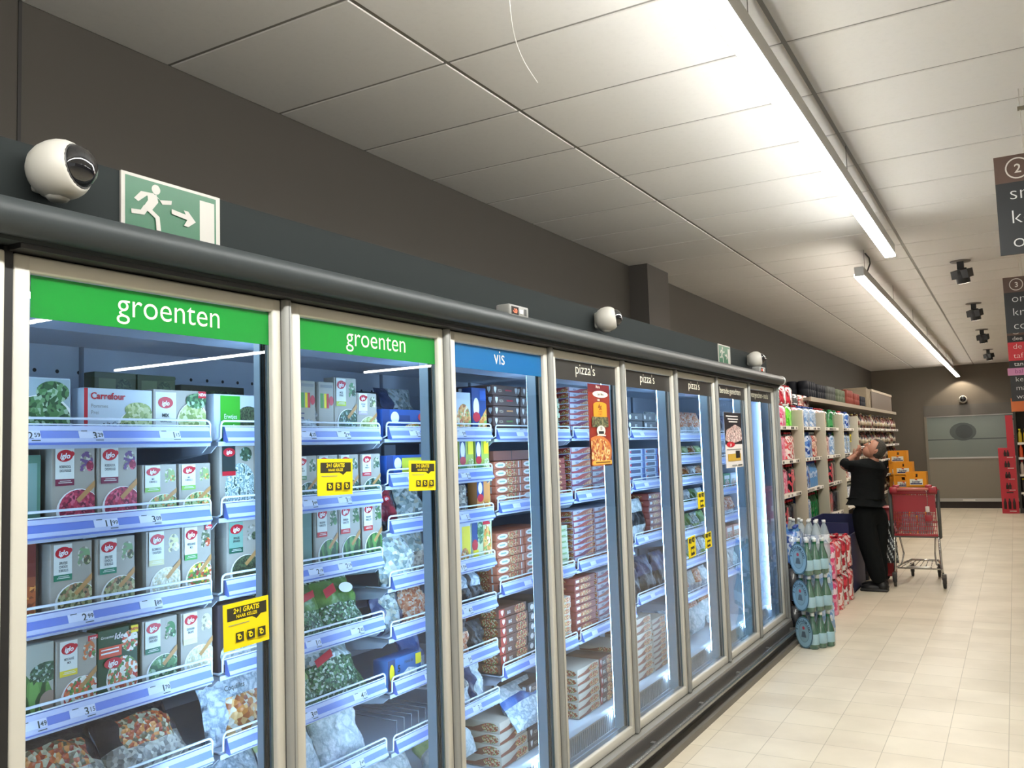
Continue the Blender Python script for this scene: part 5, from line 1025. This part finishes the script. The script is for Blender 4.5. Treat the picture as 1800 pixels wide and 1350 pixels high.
def right_shelf():
    x0, y0 = 1.70, 20.35; r = thing('drinks_gondola', 'dark shelf unit with an orange header at the right edge', 'shelving', T(x0, y0, 0))
    dk = mat('#3a3734', .6)
    m = MB(); m.box((0, 0, 0), (.04, .9, 2.05), dk); m.box((.04, .5, 0), (1.3, .53, 2.05), dk); m.box((1.3, 0, 0), (1.34, .9, 2.05), dk); m.box((0, .02, 0), (1.3, .5, .1), dk); m.build('frame', r)
    m = MB(); m.box((-.02, -.02, 2.05), (1.34, .5, 2.32), mat('#d0703a', .5)); m.build('header', r)
    for z in (.42, .78, 1.12, 1.42): 
        m = MB(); m.box((.04, .02, z-.03), (1.3, .5, z), WSH); tag_strip2(m, z); m.build('shelf', r)
right_shelf()
OIL = mat('#c8b030', .15, key='oil', coat=.5); ORB = mat('#d8552c', .3); DKB = mat('#2c2420', .3)
for j, (z, mt_, nm, cp) in enumerate(((1.42, OIL, 'yellow oil', YEL), (1.70, OIL, 'yellow oil', YEL), (1.12, ORB, 'orange', CW), (.78, mat('#b8a8a0', .4), 'pale', CR_), (.42, DKB, 'dark', YEL), (.10, DKB, 'dark', CW))):
    if j == 1: continue
    m = MB(); m.lathe([(.036, 0), (.04, .01), (.04, .17), (.018, .23), (.018, .25), (.02, .25), (.02, .28), (0, .28)], [mt_]*4+[cp]*3, 10); pm = m.mesh('bottle')
    for k in range(12):
        o = bpy.data.objects.new('bottle', pm); S.collection.objects.link(o); put(o, T(1.79+.1*k, 20.43, z)); tag(o, '%s bottle on the right edge shelf unit, %s shelf' % (nm, ['top', '', 'second', 'third', 'fourth', 'bottom'][j]), 'bottle', '%s bottles on the right edge unit, %s shelf' % (nm, ['top', '', 'second', 'third', 'fourth', 'bottom'][j]))
# ------------------------------------------------------------------ man
def man():
    r = thing('person', 'man in dark jacket leaning back, hands raised to his face', 'person', T(.33, 10.02, 0))
    skn = ramp_mat('skin', ['#9c6c58', '#a87862'], 'noise', 20, .5, smooth=True); jk = mat('#121516', .9, key='jacket_black', bump=.3, bscale=25, spec=.15); tr = mat('#121516', .9, key='trouser_black', bump=.2, bscale=20, spec=.15)
    # body: pelvis, spine, neck, head, arms, legs (local coordinates, facing -x and away)
    P_ = [(-.02, 0, .80), (-.03, 0, .98), (-.02, .0, 1.18), (.01, .0, 1.31), (.045, .0, 1.37), (.05, .0, 1.42),          # 0-5 spine, neck
          (-.12, -.13, 1.29), (-.27, -.10, 1.315), (-.155, -.02, 1.415), (-.125, .0, 1.445),                              # 6-9 left arm: shoulder elbow wrist palm
          (.10, .15, 1.29), (-.10, .24, 1.24), (-.14, .07, 1.39), (-.115, .04, 1.43),                               # 10-13 right arm
          (-.08, -.07, .78), (-.02, -.10, .42), (.05, -.12, .08), (.04, .08, .78), (.0, .10, .42), (.03, .08, .08)]        # legs
    E_ = [(0, 1), (1, 2), (2, 3), (3, 4), (4, 5), (3, 6), (6, 7), (7, 8), (8, 9), (3, 10), (10, 11), (11, 12), (12, 13), (0, 14), (14, 15), (15, 16), (0, 17), (17, 18), (18, 19)]
    R_ = [.12, .12, .135, .10, .055, .052, .06, .042, .03, .03, .06, .042, .03, .03, .085, .06, .042, .085, .06, .042]
    body = skin('body', P_, E_, R_, 0, skn, r)
    # head, tilted back
    HM = T(.055, 0, 1.475, .35, 0, .75)
    m = MB(HM); m.ball((0, 0, .015), .098, skn, 20, 14, (.98, .80, 1.12)); m.ball((-.03, 0, -.045), .068, skn, 16, 10, (1.0, .82, .95))
    m.add([(-.094, -.013, .012), (-.094, .013, .012), (-.12, 0, -.022), (-.092, 0, .035), (-.095, -.016, -.028), (-.095, .016, -.028)], [(0, 2, 4), (1, 5, 2), (3, 2, 0), (3, 1, 2), (4, 2, 5)], skn, True)
    m.build('head', r)
    m = MB(HM)
    for sg in (-1, 1): m.ball((-.082, sg*.031, .018), .012, WHT, 10, 6); m.ball((-.091, sg*.031, .018), .006, BLK, 8, 5); m.box((-.096, sg*.031-.018, .034), (-.085, sg*.031+.018, .040), mat('#3a302a', .8))
    m.rbox((-.098, -.022, -.055), (-.085, .022, -.045), .004, mat('#7a4038', .5)); m.build('face', r)
    m = MB(HM)
    for sg in (-1, 1):
        m.ball((.008, sg*.080, -.01), .028, skn, 10, 8, (.62, .35, 1.1)); m.ball((.004, sg*.086, -.012), .016, mat('#96604f', .6), 8, 6, (.6, .4, 1))
    m.build('ears', r)
    hr = mat('#3d3934', .9, key='dark_grey_hair', bump=.8, bscale=90)
    m = MB(HM); prof = []
    vs = []; fs = []; nu, nv = 22, 12
    for j in range(nv+1):
        th = PI*j/nv*.74
        for i in range(nu):
            ph = 2*PI*i/nu; k = 1.0; front = math.cos(ph) < -.25
            th2 = th*(1.0-.62*min(1, max(0, (-math.cos(ph)+.05)/.45))); rr = .104
            vs.append((rr*.98*math.sin(th2)*math.cos(ph)*1.02+.006, rr*.83*math.sin(th2)*math.sin(ph), .018+rr*1.12*math.cos(th2)))
    for j in range(nv):
        for i in range(nu): fs.append((j*nu+i, (j+1)*nu+i, (j+1)*nu+(i+1) % nu, j*nu+(i+1) % nu))
    m.add(vs, fs, hr, True); m.build('hair', r)
    # hands: palm and five fingers each, curled at the cheeks
    def hand(w, p, axis, side, nm):
        w = Vector(w); p = Vector(p); ax = Vector(axis).normalized(); up = (p-w).normalized(); n = ax.cross(up).normalized()
        pts = [tuple(w), tuple(w+up*.045), tuple(w+up*.075)]; ed = [(0, 1), (1, 2)]; rad = [(.022, .022), (.03, .02), (.028, .014)]
        h = skin('hand', pts, ed, rad, 0, skn, body)
        for f in range(4):
            b = w+up*.078+ax*(.027-.018*f); L = [.062, .07, .066, .05][f]
            q = [b-up*.02, b+up*L*.45+n*side*.006, b+up*L*.8+n*side*.02, b+up*L*.95+n*side*.036]
            skin('finger', [tuple(a) for a in q], [(0, 1), (1, 2), (2, 3)], [.009, .0088, .008, .0065], 0, skn, h)
        b = w+up*.025+ax*.028; q = [b, b+ax*.025+up*.03, b+ax*.03+up*.055+n*side*.012]
        skin('thumb', [tuple(a) for a in q], [(0, 1), (1, 2)], [.011, .010, .008], 0, skn, h)
    hand((-.155, -.02, 1.415), (-.115, .0, 1.46), (-.3, -.6, .3), 1, 'left'); hand((-.14, .07, 1.39), (-.10, .045, 1.44), (-.3, .6, .3), -1, 'right')
    # jacket: torso and sleeves
    J = [(-.05, .0, .825), (-.05, 0, .97), (-.04, .0, 1.10), (-.02, .0, 1.22), (.005, 0, 1.305), (.045, 0, 1.375),
         (-.12, -.13, 1.30), (-.275, -.10, 1.325), (-.20, -.045, 1.385), (.11, .15, 1.30), (-.10, .245, 1.25), (-.125, .13, 1.34)]
    JE = [(0, 1), (1, 2), (2, 3), (3, 4), (4, 5), (4, 6), (6, 7), (7, 8), (4, 9), (9, 10), (10, 11)]
    JR = [(.17, .14), (.228, .175), (.235, .175), (.23, .17), (.17, .14), .08, .095, .07, .055, .09, .07, .055]
    skin('jacket', J, JE, JR, 2, jk, r)
    TR = [(-.04, 0, .94), (-.04, 0, .82), (-.09, -.07, .74), (-.03, -.10, .42), (.05, -.12, .06), (.04, .08, .74), (.0, .10, .42), (.03, .08, .06)]
    TE_ = [(0, 1), (1, 2), (2, 3), (3, 4), (1, 5), (5, 6), (6, 7)]
    skin('trousers', TR, TE_, [.15, .175, .14, .105, .082, .14, .105, .082], 1, tr, r)
    sh_ = mat('#101214', .5)
    for x, y in ((.05, -.12), (.03, .08)):
        m = MB(); m.rbox((x-.20, y-.048, 0), (x+.075, y+.048, .028), .01, BLK)
        M_ = m; m.ball((x-.085, y, .035), .1, sh_, 14, 8, (1.15, .48, .42)); m.ball((x+.02, y, .055), .062, sh_, 12, 8, (.9, .78, .95)); m.build('shoe', r)
man()
m = bag_mesh(.16, .46, .10, lambda u, v: B_BLK if (u*7+v*9) % 2 < 1.5 else B_WHT, seed=200, crum=.010); o = m.build('shopping_bag', None, T(.365, 10.33, .24, -1.4)); tag(o, 'shiny black and white carrier bag hanging behind the man', 'bag')
def basket():
    r = thing('shopping_basket', 'red wheeled basket standing between the man and the trolley', 'basket', T(.285, 10.52, 0)); rd = mat('#98242a', .45)
    m = MB(); m.rbox((0, 0, .07), (.16, .30, .10), .01, rd); m.rbox((.0, 0, .10), (.012, .30, .80), .004, rd); m.rbox((.148, 0, .10), (.16, .30, .80), .004, rd); m.rbox((0, 0, .10), (.16, .012, .82), .004, rd); m.rbox((0, .288, .10), (.16, .30, .80), .004, rd); m.rbox((-.008, -.008, .80), (.168, .308, .83), .006, rd); m.build('tub', r)
    for y in (.04, .26): m = MB(); m.lathe([(0, -.012), (.035, -.012), (.035, .012), (0, .012)], BLK, 14, T(.05, y, .035, 0, PI/2)); m.build('wheel', r)
basket()

# ------------------------------------------------------------------ shopping trolley
def trolley():
    r = thing('shopping_trolley', 'red shopping trolley with grey frame and chrome legs in the aisle', 'trolley', T(.715, 10.3, 0))
    rd = mat('#98222c', .4, key='trolley_red', coat=.2); gy = mat('#4c4e4a', .5, key='trolley_grey'); ch = mat('#c8c6c0', .2, .9, key='chrome')
    W0, W1, Z0, Z1_ = .222, .212, .53, 1.01     # half widths at rear
    # rear panel: solid red frame with a lattice
    m = MB(); m.rbox((-.235, -.02, .985), (.235, .03, 1.035), .012, rd); m.rbox((-.215, -.012, .54), (.215, .006, .565), .004, rd)
    for i in range(24):
        x = -.205+i*.0178; m.box((x-.0035, -.006, .56), (x+.0035, .0, .99), rd)
    for j in range(9):
        z = .60+j*.045; m.box((-.21, -.009, z-.0035), (.21, -.002, z+.0035), rd)
    m.box((-.20, -.012, .80), (.20, -.004, .98), rd); m.build('rear_panel', r)
    def side(sg):
        m = MB(); a = [(sg*.235, 0, .53), (sg*.235, 0, 1.03), (sg*.185, .80, .98), (sg*.175, .80, .62)]
        m.tube([a[0], a[1]], .018, gy, 8); m.tube([a[1], a[2]], .014, rd, 8); m.tube([a[2], a[3]], .012, gy, 8); m.tube([a[3], a[0]], .014, gy, 8)
        for k in range(14):
            t = (k+1)/15; p = Vector(a[0]).lerp(Vector(a[3]), t); q = Vector(a[1]).lerp(Vector(a[2]), t); m.tube([p, q], .004, rd, 5)
        for k in range(6):
            t = (k+1)/7; p = Vector(a[0]).lerp(Vector(a[1]), t); q = Vector(a[3]).lerp(Vector(a[2]), t); m.tube([p, q], .004, rd, 5)
        m.build('side_panel', r)
    side(-1); side(1)
    m = MB(); m.box((-.235, -.01, .525), (.235, .02, .545), gy)
    for k in range(12): x = -.20+k*.036; m.tube([(x, 0, .535), (x*.8, .8, .62)], .004, rd, 5)
    m.tube([(-.185, .80, .98), (.185, .80, .98)], .014, rd, 8); m.tube([(-.175, .80, .62), (.175, .80, .62)], .012, rd, 8)
    for k in range(12): x = -.17+k*.031; m.tube([(x, .8, .62), (x, .8, .98)], .004, rd, 5)
    m.build('basket_floor', r)
    m = MB(); m.tube([(-.20, -.05, 1.045), (.20, -.05, 1.045)], .017, mat('#c8786c', .35), 12); m.rbox((-.235, -.07, 1.0), (-.15, .01, 1.07), .015, rd); m.rbox((.15, -.07, 1.0), (.235, .01, 1.07), .015, rd); m.rbox((-.20, -.06, 1.055), (-.13, -.01, 1.09), .012, rd); m.rbox((.12, -.06, 1.055), (.19, -.01, 1.09), .012, rd); m.build('handle', r)
    m = MB(); m.tube([(.13, -.06, 1.03), (.135, -.035, .93), (.13, -.03, .86)], .003, ch, 6); m.rbox((.11, -.045, .80), (.15, -.02, .86), .006, mat('#d8d0c8', .4)); m.rbox((.10, -.04, .70), (.165, -.012, .77), .006, rd); m.build('coin_lock', r)
    for sg in (-1, 1):
        m = MB(); m.tube([(sg*.218, 0, .53), (sg*.222, .0, .36), (sg*.228, -.01, .20), (sg*.236, -.015, .13)], .012, ch, 8); m.tube([(sg*.18, .10, .54), (sg*.165, .16, .42), (sg*.155, .2, .33), (sg*.17, .1, .23)], .009, ch, 8); m.build('leg', r)
    m = MB()
    for sg in (-1, 1): m.tube([(sg*.225, 0, .19), (sg*.20, .30, .20), (sg*.14, .78, .19)], .012, ch, 8)
    m.tube([(-.21, .05, .19), (.21, .05, .19)], .008, ch, 8)
    for k in range(7): m.tube([(-.18+k*.06, .06, .195), (-.12+k*.04, .75, .195)], .005, ch, 6)
    m.rbox((-.12, .0, .19), (.12, .05, .215), .006, mat('#a8a49c', .3, .7)); m.tube([(-.14, .78, .19), (.14, .78, .19)], .012, ch, 8); m.build('chassis', r)
    tyre = mat('#33302d', .7)
    for i, (x, y) in enumerate(((-.237, -.02), (.245, -.02), (-.14, .80), (.14, .80))):
        m = MB(); m.lathe([(0, -.013), (.05, -.016), (.062, -.012), (.062, .012), (.05, .016), (0, .013)], tyre, 18, T(x, y, .062, .12, 0, PI/2)); w = m.build('wheel', r)
        m = MB(); m.rbox((x-.022, y-.03, .09), (x+.022, y+.03, .15), .006, mat('#4a4642', .4)); m.box((x-.022, y-.012, .05), (x-.017, y+.012, .12), ch); m.box((x+.017, y-.012, .05), (x+.022, y+.012, .12), ch); m.build('caster_fork', w)
trolley()
for i in range(2): pack('clear', T(.64+.16*i, 10.46, .56, 0.1), 'clear bottle pack inside the red trolley, %s one' % ['left', 'right'][i], 'clear packs in the trolley', .26, .038, 2)
